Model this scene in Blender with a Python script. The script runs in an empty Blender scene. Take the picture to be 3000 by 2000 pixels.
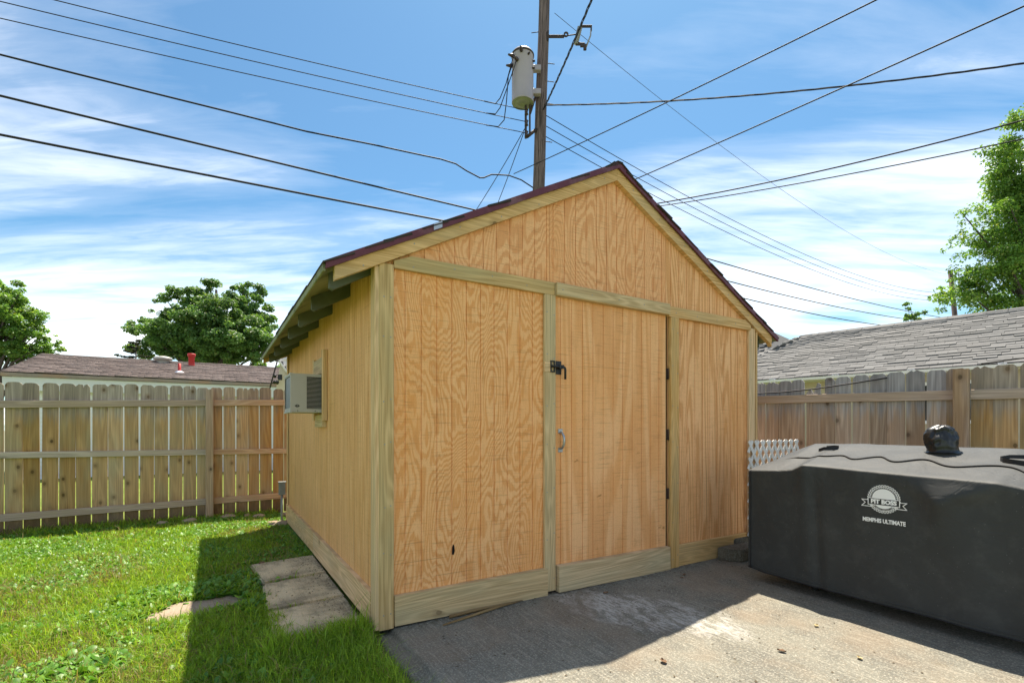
import bpy, bmesh, math, random
import numpy as np
from mathutils import Vector, Matrix, noise as mnoise

random.seed(7); rng = np.random.default_rng(7)
scene = bpy.context.scene
COL = scene.collection
R = math.radians

# ------------------------------------------------------------------ camera
CAM_H = 1.17
cam = bpy.data.cameras.new('camera'); camo = bpy.data.objects.new('camera', cam); COL.objects.link(camo)
camo.location = (0, 0, CAM_H); camo.rotation_euler = (R(90), 0, 0)
cam.sensor_width = 36; cam.lens = 17.18; cam.shift_y = 0.0847
cam.clip_start = 0.05; cam.clip_end = 900
scene.camera = camo

# ------------------------------------------------------------------ light
SUN_VEC = Vector((0.105, 0.404, 1.0)).normalized()          # towards the sun
ELEV = math.asin(SUN_VEC.z); AZ = math.atan2(SUN_VEC.x, SUN_VEC.y)
sun = bpy.data.lights.new('sun', 'SUN'); suno = bpy.data.objects.new('sun', sun); COL.objects.link(suno)
sun.energy = 4.0; sun.angle = R(0.5); sun.color = (1.0, 0.90, 0.75)
suno.rotation_euler = (-SUN_VEC).to_track_quat('-Z', 'Y').to_euler()
scene.view_settings.view_transform = 'Standard'
scene.view_settings.look = 'None'
scene.view_settings.exposure = 1.32
scene.view_settings.gamma = 1.0
scene.view_settings.use_curve_mapping = False

world = bpy.data.worlds.new('World'); scene.world = world; world.use_nodes = True
SKY_STRENGTH = 0.066


class G:
    """small helper to wire shader nodes"""
    def __init__(self, tree):
        self.t = tree

    def n(self, kind, props=None, **ins):
        nd = self.t.nodes.new(kind)
        for k, v in (props or {}).items():
            setattr(nd, k, v)
        for k, v in ins.items():
            key = k.replace('_', ' ')
            if k.startswith('i') and k[1:].isdigit():
                s = nd.inputs[int(k[1:])]
            else:
                s = nd.inputs[key]
            if isinstance(v, bpy.types.NodeSocket):
                self.t.links.new(v, s)
            else:
                s.default_value = v
        return nd

    def math(self, op, a, b=0.0, c=None, clamp=False):
        nd = self.t.nodes.new('ShaderNodeMath'); nd.operation = op; nd.use_clamp = clamp
        for i, v in enumerate((a, b, c)):
            if v is None:
                continue
            if isinstance(v, bpy.types.NodeSocket):
                self.t.links.new(v, nd.inputs[i])
            else:
                nd.inputs[i].default_value = v
        return nd.outputs[0]

    def vmath(self, op, a, b):
        nd = self.t.nodes.new('ShaderNodeVectorMath'); nd.operation = op
        for i, v in enumerate((a, b)):
            if isinstance(v, bpy.types.NodeSocket):
                self.t.links.new(v, nd.inputs[i])
            else:
                nd.inputs[i].default_value = v
        return nd.outputs[0]

    def mix(self, f, a, b, mode='MIX'):
        nd = self.t.nodes.new('ShaderNodeMix'); nd.data_type = 'RGBA'; nd.blend_type = mode
        nd.clamp_factor = True
        for s, v in ((nd.inputs[0], f), (nd.inputs[6], a), (nd.inputs[7], b)):
            if isinstance(v, bpy.types.NodeSocket):
                self.t.links.new(v, s)
            elif isinstance(v, (tuple, list)):
                s.default_value = (*v[:3], 1)
            else:
                s.default_value = v
        return nd.outputs[2]

    def noise(self, vec, scale=5.0, detail=3.0, rough=0.5, dist=0.0):
        nd = self.n('ShaderNodeTexNoise', None, Vector=vec, Scale=scale, Detail=detail, Roughness=rough, Distortion=dist)
        return nd.outputs[0]

    def ramp(self, f, stops):
        nd = self.t.nodes.new('ShaderNodeValToRGB')
        e = nd.color_ramp.elements
        while len(e) < len(stops):
            e.new(0.5)
        for el, (p, c) in zip(e, stops):
            el.position = p
            el.color = (*c, 1) if isinstance(c, (tuple, list)) else (c, c, c, 1)
        self.t.links.new(f, nd.inputs[0])
        return nd.outputs[0]

    def step(self, v, lo, hi):
        nd = self.t.nodes.new('ShaderNodeMapRange'); nd.interpolation_type = 'SMOOTHSTEP'
        self.t.links.new(v, nd.inputs[0])
        nd.inputs[1].default_value = lo; nd.inputs[2].default_value = hi
        return nd.outputs[0]


# sky: Nishita with thin streaks of high cloud
g = G(world.node_tree)
for nd in list(world.node_tree.nodes):
    world.node_tree.nodes.remove(nd)
sky = g.n('ShaderNodeTexSky'); sky.sky_type = 'NISHITA'; sky.sun_disc = False
sky.sun_elevation = ELEV; sky.sun_rotation = AZ
sky.air_density = 1.0; sky.dust_density = 0.6; sky.ozone_density = 2.5
tc = g.n('ShaderNodeTexCoord').outputs['Generated']
sp = g.n('ShaderNodeSeparateXYZ', None, Vector=tc)
zc = g.math('ADD', g.math('MAXIMUM', sp.outputs[2], 0.0), 0.10)
cu = g.math('DIVIDE', sp.outputs[0], zc); cv = g.math('DIVIDE', sp.outputs[1], zc)
cvec = g.n('ShaderNodeCombineXYZ', None, X=cu, Y=cv, Z=0.0).outputs[0]
rot = g.n('ShaderNodeMapping', None, Vector=cvec, Rotation=(0, 0, R(-24)), Scale=(0.42, 1.15, 1.0), Location=(9.4, 11.8, 0)).outputs[0]
c1 = g.noise(rot, 1.05, 8, 0.52, 0.9)
rot2 = g.n('ShaderNodeMapping', None, Vector=cvec, Rotation=(0, 0, R(-18)), Scale=(0.5, 2.4, 1.0), Location=(4.2, 7.1, 0)).outputs[0]
c2 = g.noise(rot2, 3.2, 8, 0.62, 0.5)
den = g.math('ADD', g.math('MULTIPLY', c1, 0.72), g.math('MULTIPLY', c2, 0.28))
hz = g.step(sp.outputs[2], 0.46, 0.14)                       # more cloud low in the sky
den = g.math('ADD', den, g.math('MULTIPLY_ADD', hz, 0.165, 0.0))
cl = g.ramp(den, [(0.43, 0.02), (0.53, 0.10), (0.63, 0.34), (0.80, 0.76)])
skyn = g.n('ShaderNodeGamma', None, Color=g.mix(1.0, sky.outputs[0], (0.2, 0.2, 0.2), 'MULTIPLY'), Gamma=1.15)
skyc = g.mix(1.0, skyn.outputs[0], (2.95, 4.70, 4.80), 'MULTIPLY')
cloudc = g.mix(cl, skyc, (13.8, 13.3, 12.7))
bg = g.n('ShaderNodeBackground', None, Color=cloudc, Strength=SKY_STRENGTH)
wo = g.n('ShaderNodeOutputWorld', None, Surface=bg.outputs[0])

# ------------------------------------------------------------------ frames of reference
ANG = R(31.3)
SHED = Vector((-0.7745, 2.844, 0.0))        # front left corner of the shed
U = Vector((math.cos(ANG), math.sin(ANG), 0)); V = Vector((-math.sin(ANG), math.cos(ANG), 0))


def W(u, v, z=0.0):
    return SHED + U * u + V * v + Vector((0, 0, z))


def ground_z(u, v):
    a = min(1, max(0, (-u - 0.6) / 2.2)); b = min(1, max(0, (v - 1.5) / 3.0))
    return -0.055 - 0.035 * max(a, b)


# ------------------------------------------------------------------ mesh building
class MB:
    def __init__(self):
        self.v = []; self.f = []; self.uv = []; self.sm = []

    def face(self, pts, uvs=None, smooth=False):
        i = len(self.v)
        self.v += [tuple(p) for p in pts]
        self.f.append(list(range(i, i + len(pts))))
        self.uv.append(uvs or [(p[0], p[1]) for p in pts]); self.sm.append(smooth)

    def board(self, o, sx, sy, sz, axis=None, ch=0.003, M=None, jit=0.0):
        """box with chamfered long edges, o = minimum corner, grain along axis"""
        s = [sx, sy, sz]
        if axis is None:
            axis = max(range(3), key=lambda i: s[i])
        a, b = [(1, 2), (2, 0), (0, 1)][axis]
        la, wb, wc = s[axis], s[a], s[b]
        c = min(ch, wb * 0.3, wc * 0.3)
        prof = [(c, 0), (wb - c, 0), (wb, c), (wb, wc - c), (wb - c, wc), (c, wc), (0, wc - c), (0, c)]
        per = [0.0]
        for k in range(8):
            p, q = prof[k], prof[(k + 1) % 8]
            per.append(per[-1] + math.hypot(q[0] - p[0], q[1] - p[1]))

        def pt(l, p):
            r = [0, 0, 0]; r[axis] = o[axis] + l; r[a] = o[a] + p[0]; r[b] = o[b] + p[1]
            r = Vector(r)
            return M @ r if M is not None else r
        for k in range(8):
            p, q = prof[k], prof[(k + 1) % 8]
            self.face([pt(0, p), pt(la, p), pt(la, q), pt(0, q)][::-1],
                      [(0, per[k]), (la, per[k]), (la, per[k + 1]), (0, per[k + 1])][::-1])
        self.face([pt(0, p) for p in prof], [(p[0] * .02, p[1]) for p in prof])
        self.face([pt(la, p) for p in prof][::-1], [(p[0] * .02 + la, p[1]) for p in prof][::-1])

    def prism(self, poly, fn, t0, t1, along=1):
        """polygon (a,b) extruded from t0 to t1; fn(a,b,t) -> point; grain along b (1) or a (0)"""
        uvf = (lambda a, b: (b, a)) if along == 1 else (lambda a, b: (a, b))
        self.face([fn(a, b, t0) for a, b in poly], [uvf(a, b) for a, b in poly])
        self.face([fn(a, b, t1) for a, b in poly][::-1], [uvf(a, b) for a, b in poly][::-1])
        for k in range(len(poly)):
            p, q = poly[k], poly[(k + 1) % len(poly)]
            self.face([fn(*p, t0), fn(*p, t1), fn(*q, t1), fn(*q, t0)],
                      [uvf(*p), uvf(p[0] + .02, p[1]), uvf(q[0] + .02, q[1]), uvf(*q)])

    def tube(self, pts, r, n=8, caps=True, smooth=True):
        pts = [Vector(p) for p in pts]
        rr = r if isinstance(r, (list, tuple)) else [r] * len(pts)
        rings = []; up = None; L = 0; ls = []
        for i, p in enumerate(pts):
            d = (pts[min(i + 1, len(pts) - 1)] - pts[max(i - 1, 0)]).normalized()
            if up is None:
                up = d.orthogonal().normalized()
            up = (up - d * up.dot(d)).normalized(); w = d.cross(up)
            rings.append([p + (up * math.cos(2 * math.pi * k / n) + w * math.sin(2 * math.pi * k / n)) * rr[i] for k in range(n)])
            if i:
                L += (p - pts[i - 1]).length
            ls.append(L)
        for i in range(len(pts) - 1):
            for k in range(n):
                k2 = (k + 1) % n; c0 = 2 * math.pi * rr[i] / n
                self.face([rings[i][k], rings[i][k2], rings[i + 1][k2], rings[i + 1][k]],
                          [(ls[i], c0 * k), (ls[i], c0 * (k + 1)), (ls[i + 1], c0 * (k + 1)), (ls[i + 1], c0 * k)], smooth)
        if caps:
            self.face(rings[0][::-1]); self.face(rings[-1])

    def lathe(self, prof, n=24, M=None, smooth=True):
        """prof = [(r,z)]"""
        def pt(r, z, k):
            p = Vector((r * math.cos(2 * math.pi * k / n), r * math.sin(2 * math.pi * k / n), z))
            return M @ p if M is not None else p
        for (r0, z0), (r1, z1) in zip(prof, prof[1:]):
            for k in range(n):
                pts = [pt(r0, z0, k), pt(r0, z0, k + 1), pt(r1, z1, k + 1), pt(r1, z1, k)]
                if r0 < 1e-6:
                    pts = [pts[0], pts[2], pts[3]]
                elif r1 < 1e-6:
                    pts = pts[:3]
                self.face(pts, None, smooth)

    def mesh(self, name, mat, weld=True):
        me = bpy.data.meshes.new(name)
        me.from_pydata(self.v, [], self.f)
        ul = me.uv_layers.new(name='UVMap')
        flat = [c for u in self.uv for p in u for c in p]
        ul.data.foreach_set('uv', flat)
        me.polygons.foreach_set('use_smooth', self.sm)
        if mat:
            me.materials.append(mat)
        if weld:
            bm = bmesh.new(); bm.from_mesh(me)
            bmesh.ops.remove_doubles(bm, verts=bm.verts, dist=1e-5)
            bmesh.ops.recalc_face_normals(bm, faces=bm.faces)
            bm.to_mesh(me); bm.free()
        return me


def link(name, me, parent=None, loc=None, rz=None, **props):
    o = bpy.data.objects.new(name, me); COL.objects.link(o)
    if parent is not None:
        o.parent = parent
    if loc is not None:
        o.location = loc
    if rz is not None:
        o.rotation_euler = (0, 0, rz)
    for k, v in props.items():
        o[k] = v
    return o


def build(mb, name, mat, parent=None, loc=None, rz=None, weld=True, **props):
    return link(name, mb.mesh(name, mat, weld), parent, loc, rz, **props)


def thing(name, label, category, loc=(0, 0, 0), rz=0.0, group=None):
    o = bpy.data.objects.new(name, None); COL.objects.link(o)
    o.location = loc; o.rotation_euler = (0, 0, rz); o.empty_display_size = 0.2
    o['label'] = label; o['category'] = category
    if group:
        o['group'] = group
    return o


def np_mesh(name, verts, faces, mat, col=None, smooth=False):
    """verts (N,3), faces (M,k) -> mesh, optional per-vertex colour"""
    me = bpy.data.meshes.new(name)
    n, (m, k) = len(verts), faces.shape
    me.vertices.add(n); me.vertices.foreach_set('co', np.ascontiguousarray(verts, dtype=np.float32).ravel())
    me.loops.add(m * k); me.loops.foreach_set('vertex_index', np.ascontiguousarray(faces, dtype=np.int32).ravel())
    me.polygons.add(m)
    me.polygons.foreach_set('loop_start', np.arange(0, m * k, k, dtype=np.int32))
    if smooth:
        me.polygons.foreach_set('use_smooth', np.ones(m, dtype=bool))
    me.update(calc_edges=True); me.validate()
    if col is not None:
        a = me.color_attributes.new('Col', 'FLOAT_COLOR', 'POINT')
        c4 = np.ones((n, 4), dtype=np.float32); c4[:, :3] = col
        a.data.foreach_set('color', c4.ravel())
    me.materials.append(mat)
    return me


# ------------------------------------------------------------------ materials
def new_mat(name, rough=0.7, spec=0.3, metal=0.0, color=(0.5, 0.5, 0.5)):
    m = bpy.data.materials.new(name); m.use_nodes = True
    b = m.node_tree.nodes['Principled BSDF']
    b.inputs['Roughness'].default_value = rough; b.inputs['Specular IOR Level'].default_value = spec
    b.inputs['Metallic'].default_value = metal; b.inputs['Base Color'].default_value = (*color, 1)
    return m, G(m.node_tree), b


def set_col(gg, b, sock):
    gg.t.links.new(sock, b.inputs['Base Color'])


def bump(gg, b, h, strength=0.3, dist=0.01):
    nd = gg.n('ShaderNodeBump', None, Height=h, Strength=strength, Distance=dist)
    gg.t.links.new(nd.outputs[0], b.inputs['Normal'])


def uv_off(gg, seed=0.0):
    """UV (along, across) shifted differently for every object"""
    uv = gg.n('ShaderNodeUVMap').outputs[0]
    r = gg.n('ShaderNodeObjectInfo').outputs['Random']
    off = gg.n('ShaderNodeCombineXYZ', None, X=gg.math('MULTIPLY', r, 53.7), Y=gg.math('MULTIPLY', r, 171.3), Z=seed).outputs[0]
    return uv, gg.vmath('ADD', uv, off), r


def scaled(gg, vec, s):
    return gg.vmath('MULTIPLY', vec, s)


def wood(name, light, dark, mid=None, knots=0.0, grey=None, var=0.25, ring=55.0, rough=0.75, dirt=None, bstr=0.35):
    m, q, b = new_mat(name, rough, 0.2)
    uv, vec, r = uv_off(q)
    fine = q.noise(scaled(q, vec, (2.0, 90.0, 1)), 1.0, 5, 0.6)
    field = q.noise(scaled(q, vec, (0.55, 7.0, 1)), 1.0, 2, 0.4, 0.25)
    rings = q.math('MULTIPLY_ADD', q.math('SINE', q.math('MULTIPLY', field, ring)), 0.5, 0.5)
    rings = q.math('POWER', rings, 1.6)
    f = q.math('ADD', q.math('MULTIPLY', rings, 0.45), q.math('MULTIPLY', q.step(fine, 0.36, 0.68), 0.55))
    c = q.mix(f, dark, light)
    if mid:
        big = q.noise(scaled(q, vec, (1.1, 4.5, 1)), 1.0, 3, 0.55)
        c = q.mix(q.step(big, 0.40, 0.66), c, q.mix(f, tuple(x * 0.72 for x in mid), mid))
    if grey:
        (z0, z1, gcol, amt) = grey
        sx = q.n('ShaderNodeSeparateXYZ', None, Vector=uv).outputs[0]
        wob = q.math('MULTIPLY_ADD', q.noise(scaled(q, vec, (2.0, 20.0, 1)), 1.0, 3, 0.6), 0.5, -0.25)
        k = q.step(q.math('ADD', sx, wob), z0, z1)
        c = q.mix(q.math('MULTIPLY', k, amt), c, q.mix(f, tuple(x * 0.55 for x in gcol), gcol))
    if dirt:
        (z0, z1, dcol, amt) = dirt
        sx = q.n('ShaderNodeSeparateXYZ', None, Vector=uv).outputs[0]
        wob = q.math('MULTIPLY_ADD', q.noise(scaled(q, vec, (5.0, 14.0, 1)), 1.0, 3, 0.6), 0.4, -0.2)
        k = q.step(q.math('ADD', sx, wob), z1, z0)
        c = q.mix(q.math('MULTIPLY', k, amt), c, dcol)
    if knots:
        vo = q.n('ShaderNodeTexVoronoi', {'voronoi_dimensions': '2D'}, Vector=scaled(q, vec, (4.2, 6.0, 1)), Scale=1.0)
        pick = q.math('GREATER_THAN', q.n('ShaderNodeSeparateColor', None, Color=vo.outputs['Color']).outputs[0], 1.0 - knots)
        ds = q.math('ADD', vo.outputs['Distance'], q.math('MULTIPLY', fine, 0.04))
        k = q.math('MULTIPLY', q.step(ds, 0.125, 0.085), pick)
        halo = q.math('MULTIPLY', q.step(ds, 0.30, 0.10), pick)
        c = q.mix(q.math('MULTIPLY', halo, 0.45), c, tuple(x * 0.55 for x in dark))
        c = q.mix(q.math('MULTIPLY', k, q.math('MULTIPLY_ADD', q.noise(scaled(q, vec, (3.0, 3.0, 1)), 1.0, 1, 0.5), 1.5, -.1, clamp=True)), c, tuple(x * 0.28 for x in dark))
    val = q.math('MULTIPLY_ADD', r, var, 1.0 - var * 0.5)
    hsv = q.n('ShaderNodeHueSaturation', None, Color=c, Value=val, Saturation=q.math('MULTIPLY_ADD', r, -0.25, 1.1), Hue=0.5)
    set_col(q, b, hsv.outputs[0])
    bump(q, b, q.math('ADD', fine, q.math('MULTIPLY', rings, 0.4)), bstr, 0.004)
    return m


def plywood(name, light, dark, seed, fx=2.0, fz=0.34, bands=58.0, contrast=1.0, stain=(0.42, 0.17, 0.05), stain_amt=0.0, saw=0.5, lines=0.3, zig=0.03):
    """rotary-cut sheet: UV.x = vertical metres (grain), UV.y = horizontal metres"""
    m, q, b = new_mat(name, 0.72, 0.18)
    uv = q.n('ShaderNodeUVMap').outputs[0]
    vec = q.vmath('ADD', uv, (seed * 3.1, seed * 7.7, 0))
    warp = q.noise(scaled(q, vec, (1.6, 17.0, 1)), 1.0, 3, 0.5)                  # zigzag from the peeling lathe
    wig = q.noise(scaled(q, vec, (16.0, 40.0, 1)), 1.0, 2, 0.5)
    field = q.noise(scaled(q, vec, (fz, fx, 1)), 1.0, 1.6, 0.35, 0.3)
    field = q.math('ADD', field, q.math('ADD', q.math('MULTIPLY', warp, zig), q.math('MULTIPLY', wig, 0.006)))
    s = q.math('MULTIPLY_ADD', q.math('SINE', q.math('MULTIPLY', field, bands)), 0.5, 0.5)
    fine = q.noise(scaled(q, vec, (3.0, 120.0, 1)), 1.0, 4, 0.6)
    med = q.noise(scaled(q, vec, (1.6, 26.0, 1)), 1.0, 3, 0.55)
    band = q.step(q.math('ADD', s, q.math('MULTIPLY', q.math('SUBTRACT', med, 0.5), 0.9)), 0.28, 0.80)
    f = q.math('ADD', q.math('MULTIPLY', band, 0.8 * contrast), q.math('MULTIPLY', q.step(fine, 0.4, 0.65), 0.25))
    c = q.mix(f, light, dark)
    big = q.noise(scaled(q, vec, (0.8, 2.2, 1)), 1.0, 3, 0.6)
    c = q.mix(q.math('MULTIPLY', q.step(big, 0.45, 0.7), 0.45), c, tuple(x * y for x, y in zip(dark, (1.12, 1.12, 1.0))))
    blot = q.noise(scaled(q, vec, (3.5, 9.0, 1)), 1.0, 4, 0.65)
    c = q.mix(q.math('MULTIPLY', q.step(blot, 0.52, 0.72), 0.35), c, tuple(x * 0.80 for x in dark))
    # dark open-grain lines along the sheet
    ln = q.noise(scaled(q, vec, (0.9, 60.0, 1)), 1.0, 2, 0.5)
    c = q.mix(q.math('MULTIPLY', q.step(ln, 0.64, 0.74), lines), c, tuple(x * 0.42 for x in dark))
    # saw marks across
    sw = q.noise(scaled(q, vec, (150.0, 5.0, 1)), 1.0, 3, 0.6)
    sm = q.math('MULTIPLY', q.step(sw, 0.54, 0.68), saw)
    c = q.mix(q.math('MULTIPLY', q.step(q.noise(scaled(q, vec, (60.0, 260.0, 1)), 1.0, 3, 0.7), 0.50, 0.70), 0.38), c, tuple(x * 0.62 for x in dark))
    c = q.mix(sm, c, tuple(x * 0.55 for x in dark))
    lng = q.math('MULTIPLY', q.step(q.noise(scaled(q, vec, (38.0, 0.7, 1)), 1.0, 2, 0.5), 0.70, 0.74), saw)
    c = q.mix(lng, c, tuple(x * 0.50 for x in dark))
    if stain_amt:
        sn = q.noise(scaled(q, vec, (11.0, 4.5, 1)), 1.0, 4, 0.62)
        c = q.mix(q.math('MULTIPLY', q.step(sn, 0.66, 0.72), stain_amt), c, stain)
    set_col(q, b, c)
    hgt = q.math('ADD', q.math('MULTIPLY', band, -0.4), q.math('ADD', q.math('MULTIPLY', fine, 0.7), q.math('MULTIPLY', sm, -0.8)))
    bump(q, b, hgt, 0.35, 0.004)
    return m


def plain(name, color, rough=0.6, spec=0.3, metal=0.0, var=0.15, scale=30.0, bstr=0.0, grime=None):
    m, q, b = new_mat(name, rough, spec, metal, color)
    oc = q.n('ShaderNodeTexCoord').outputs['Object']
    nz = q.noise(oc, scale, 5, 0.6)
    c = q.mix(nz, tuple(x * (1 - var) for x in color), tuple(min(1, x * (1 + var)) for x in color))
    if grime:
        n2 = q.noise(oc, scale * 0.25, 5, 0.65)
        c = q.mix(q.math('MULTIPLY', q.step(n2, 0.48, 0.68), grime[1]), c, grime[0])
    set_col(q, b, c)
    if bstr:
        bump(q, b, nz, bstr, 0.01)
    return m


M = {}
M['ply_left'] = plywood('plywood_figured', (0.925, 0.511, 0.232), (0.770, 0.335, 0.109), 1.0, 2.1, 0.95, 270, 0.92, saw=0.45, lines=0.25, zig=0.085)
M['ply_gable'] = plywood('plywood_gable', (0.920, 0.511, 0.250), (0.750, 0.332, 0.132), 2.0, 2.4, 0.90, 230, 0.88, saw=0.50, lines=0.3, stain_amt=0.25, zig=0.07)
M['ply_door'] = plywood('plywood_door', (0.930, 0.519, 0.246), (0.770, 0.350, 0.126), 3.4, 2.6, 0.26, 62, 0.75, saw=0.40, lines=0.2, stain_amt=0.75, zig=0.03)
M['ply_right'] = plywood('plywood_straight', (0.930, 0.527, 0.256), (0.685, 0.312, 0.110), 4.3, 4.0, 0.30, 150, 0.85, saw=0.25, lines=0.45, zig=0.02)
M['ply_side'] = plywood('plywood_side', (0.902, 0.530, 0.247), (0.639, 0.310, 0.104), 5.1, 7.0, 0.12, 150, 0.85, saw=0.2, lines=0.9, zig=0.02)
M['treated'] = wood('treated_lumber', (0.759, 0.543, 0.289), (0.432, 0.289, 0.130), (0.623, 0.481, 0.257), 0.06, var=0.14, ring=105, bstr=0.3)
M['treated_yellow'] = wood('treated_lumber_yellow', (0.859, 0.559, 0.272), (0.503, 0.296, 0.108), (0.702, 0.477, 0.234), 0.06, var=0.14, ring=105, bstr=0.3)
M['picket'] = wood('picket_weathered', (0.606, 0.371, 0.157), (0.372, 0.212, 0.082), (0.485, 0.353, 0.184), 0.36, grey=(1.28, 1.56, (0.485, 0.398, 0.313), 0.95), dirt=(0.06, 0.40, (0.130, 0.084, 0.047), 0.85), var=0.46, ring=50)
M['picket_orange'] = wood('picket_stained', (0.599, 0.392, 0.193), (0.389, 0.221, 0.096), (0.502, 0.363, 0.232), 0.30, grey=(1.40, 1.68, (0.453, 0.382, 0.321), 0.8), dirt=(0.06, 0.36, (0.129, 0.088, 0.052), 0.85), var=0.46, ring=50)
M['picket_tan'] = wood('picket_tan', (0.627, 0.400, 0.200), (0.389, 0.225, 0.095), (0.532, 0.390, 0.231), 0.28, grey=(1.36, 1.62, (0.494, 0.400, 0.294), 0.85), dirt=(0.06, 0.36, (0.142, 0.090, 0.047), 0.85), var=0.45, ring=50)
M['picket_brown'] = wood('picket_brown', (0.575, 0.449, 0.333), (0.316, 0.224, 0.155), (0.517, 0.354, 0.234), 0.40, grey=(1.34, 1.56, (0.479, 0.459, 0.456), 0.95), dirt=(0.06, 0.36, (0.134, 0.093, 0.061), 0.7), var=0.46, ring=50)
M['rail_grey'] = wood('rail_weathered', (0.648, 0.511, 0.410), (0.372, 0.282, 0.216), (0.563, 0.426, 0.313), 0.12, var=0.2, ring=60)
M['rail_orange'] = wood('rail_stained', (0.611, 0.408, 0.243), (0.357, 0.199, 0.103), (0.529, 0.376, 0.255), 0.15, var=0.2, ring=60)
M['post'] = wood('fence_post_wood', (0.517, 0.362, 0.236), (0.314, 0.207, 0.125), (0.444, 0.344, 0.279), 0.15, var=0.15, ring=60)
M['burgundy'] = plain('burgundy_paint', (0.115, 0.022, 0.035), 0.45, 0.4, var=0.25, scale=20, grime=((0.30, 0.22, 0.22), 0.25))
M['under'] = plain('eave_underside', (0.27, 0.28, 0.165), 0.8, 0.2, var=0.3, scale=14, grime=((0.07, 0.085, 0.045), 0.65), bstr=0.1)
M['rafter'] = plain('rafter_paint', (0.13, 0.145, 0.115), 0.75, 0.2, var=0.2, scale=10, grime=((0.05, 0.055, 0.035), 0.5))
M['black'] = plain('black_metal', (0.012, 0.012, 0.013), 0.4, 0.4)
M['rust'] = plain('rusty_hinge', (0.055, 0.032, 0.024), 0.7, 0.3, var=0.4)
M['galv'] = plain('galvanised_metal', (0.42, 0.44, 0.46), 0.38, 0.5, 0.85, var=0.2)
M['galv_dull'] = plain('dull_conduit', (0.24, 0.25, 0.24), 0.6, 0.4, 0.3, var=0.25, grime=((0.12, 0.115, 0.10), 0.6))
M['ac'] = plain('ac_casing', (0.465, 0.449, 0.421), 0.5, 0.35, var=0.06, scale=12, grime=((0.358, 0.334, 0.308), 0.5))
M['ac_coil'] = plain('ac_coil', (0.22, 0.24, 0.26), 0.5, 0.4, 0.3, var=0.5, scale=160, grime=((0.33, 0.34, 0.35), 0.5))
M['ac_dark'] = plain('ac_recess', (0.012, 0.012, 0.012), 0.9, 0.1)
M['nail'] = plain('nail_head', (0.32, 0.31, 0.28), 0.4, 0.5, 0.7)
M['white_plastic'] = plain('lattice_vinyl', (0.74, 0.74, 0.72), 0.45, 0.35, var=0.05, scale=8, grime=((0.55, 0.54, 0.50), 0.4))
M['wire'] = plain('wire_insulation', (0.012, 0.011, 0.013), 0.6, 0.3)
M['steel_wire'] = plain('bare_wire', (0.06, 0.06, 0.065), 0.5, 0.4, 0.6)
M['transformer'] = plain('transformer_paint', (0.377, 0.336, 0.361), 0.42, 0.4, var=0.05, scale=6, grime=((0.271, 0.256, 0.264), 0.35))
M['transformer_base'] = plain('transformer_bottom', (0.27, 0.29, 0.23), 0.55, 0.3, var=0.1)
M['porcelain'] = plain('brown_porcelain', (0.05, 0.03, 0.025), 0.3, 0.5)
M['grey_porcelain'] = plain('grey_porcelain', (0.26, 0.27, 0.28), 0.3, 0.5)
M['rack'] = plain('rusty_steel', (0.05, 0.035, 0.028), 0.65, 0.35, var=0.4, scale=25)
M['white_paint'] = plain('white_siding_paint', (0.814, 0.800, 0.853), 0.5, 0.3, var=0.04, scale=3)
M['fascia'] = plain('fascia_paint', (0.690, 0.690, 0.713), 0.5, 0.3, var=0.06, scale=5)
M['gutter_edge'] = plain('rusty_gutter_edge', (0.30, 0.24, 0.20), 0.6, 0.3, var=0.3, scale=3, grime=((0.42, 0.20, 0.08), 0.6))
M['beige_wall'] = plain('beige_siding', (0.50, 0.43, 0.33), 0.6, 0.3, var=0.08, scale=4)
M['cream_wall'] = plain('cream_siding', (0.66, 0.62, 0.48), 0.6, 0.3, var=0.06, scale=4)
M['dark_roof'] = plain('dark_roof_edge', (0.045, 0.042, 0.04), 0.8, 0.2, var=0.3)
M['red_paint'] = plain('red_pipe_paint', (0.50, 0.035, 0.03), 0.5, 0.35, var=0.15)
M['vent_metal'] = plain('roof_vent_metal', (0.42, 0.40, 0.36), 0.5, 0.35, 0.2, var=0.15, scale=8)
M['caster'] = plain('caster_plastic', (0.028, 0.028, 0.027), 0.6, 0.3)
M['glass'] = plain('window_glass', (0.03, 0.035, 0.04), 0.08, 0.6)


def shingle_mat(name, base, warm, var):
    m, q, b = new_mat(name, 0.95, 0.05)
    oc = q.n('ShaderNodeTexCoord').outputs['Object']
    ge = q.n('ShaderNodeNewGeometry')
    r = q.math('FRACT', q.math('ADD', ge.outputs['Random Per Island'], q.n('ShaderNodeObjectInfo').outputs['Random']))
    nz = q.noise(ge.outputs['Position'], 110, 4, 0.7)
    n2 = q.noise(ge.outputs['Position'], 0.9, 4, 0.6)
    c = q.mix(r, tuple(x * (1 - var) for x in base), tuple(x * (1 + var) for x in base))
    c = q.mix(q.math('MULTIPLY', q.step(n2, 0.4, 0.65), 0.5), c, warm)
    c = q.mix(q.math('MULTIPLY', nz, 0.55), c, tuple(x * 0.45 for x in base))
    set_col(q, b, c); bump(q, b, nz, 0.4, 0.004)
    return m


M['shingle_shed'] = shingle_mat('shingle_dark', (0.065, 0.058, 0.055), (0.085, 0.075, 0.065), 0.35)
M['shingle_gray'] = shingle_mat('shingle_grey', (0.228, 0.226, 0.222), (0.245, 0.238, 0.228), 0.15)
M['shingle_brown'] = shingle_mat('shingle_brown', (0.245, 0.198, 0.182), (0.282, 0.241, 0.228), 0.25)

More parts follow.
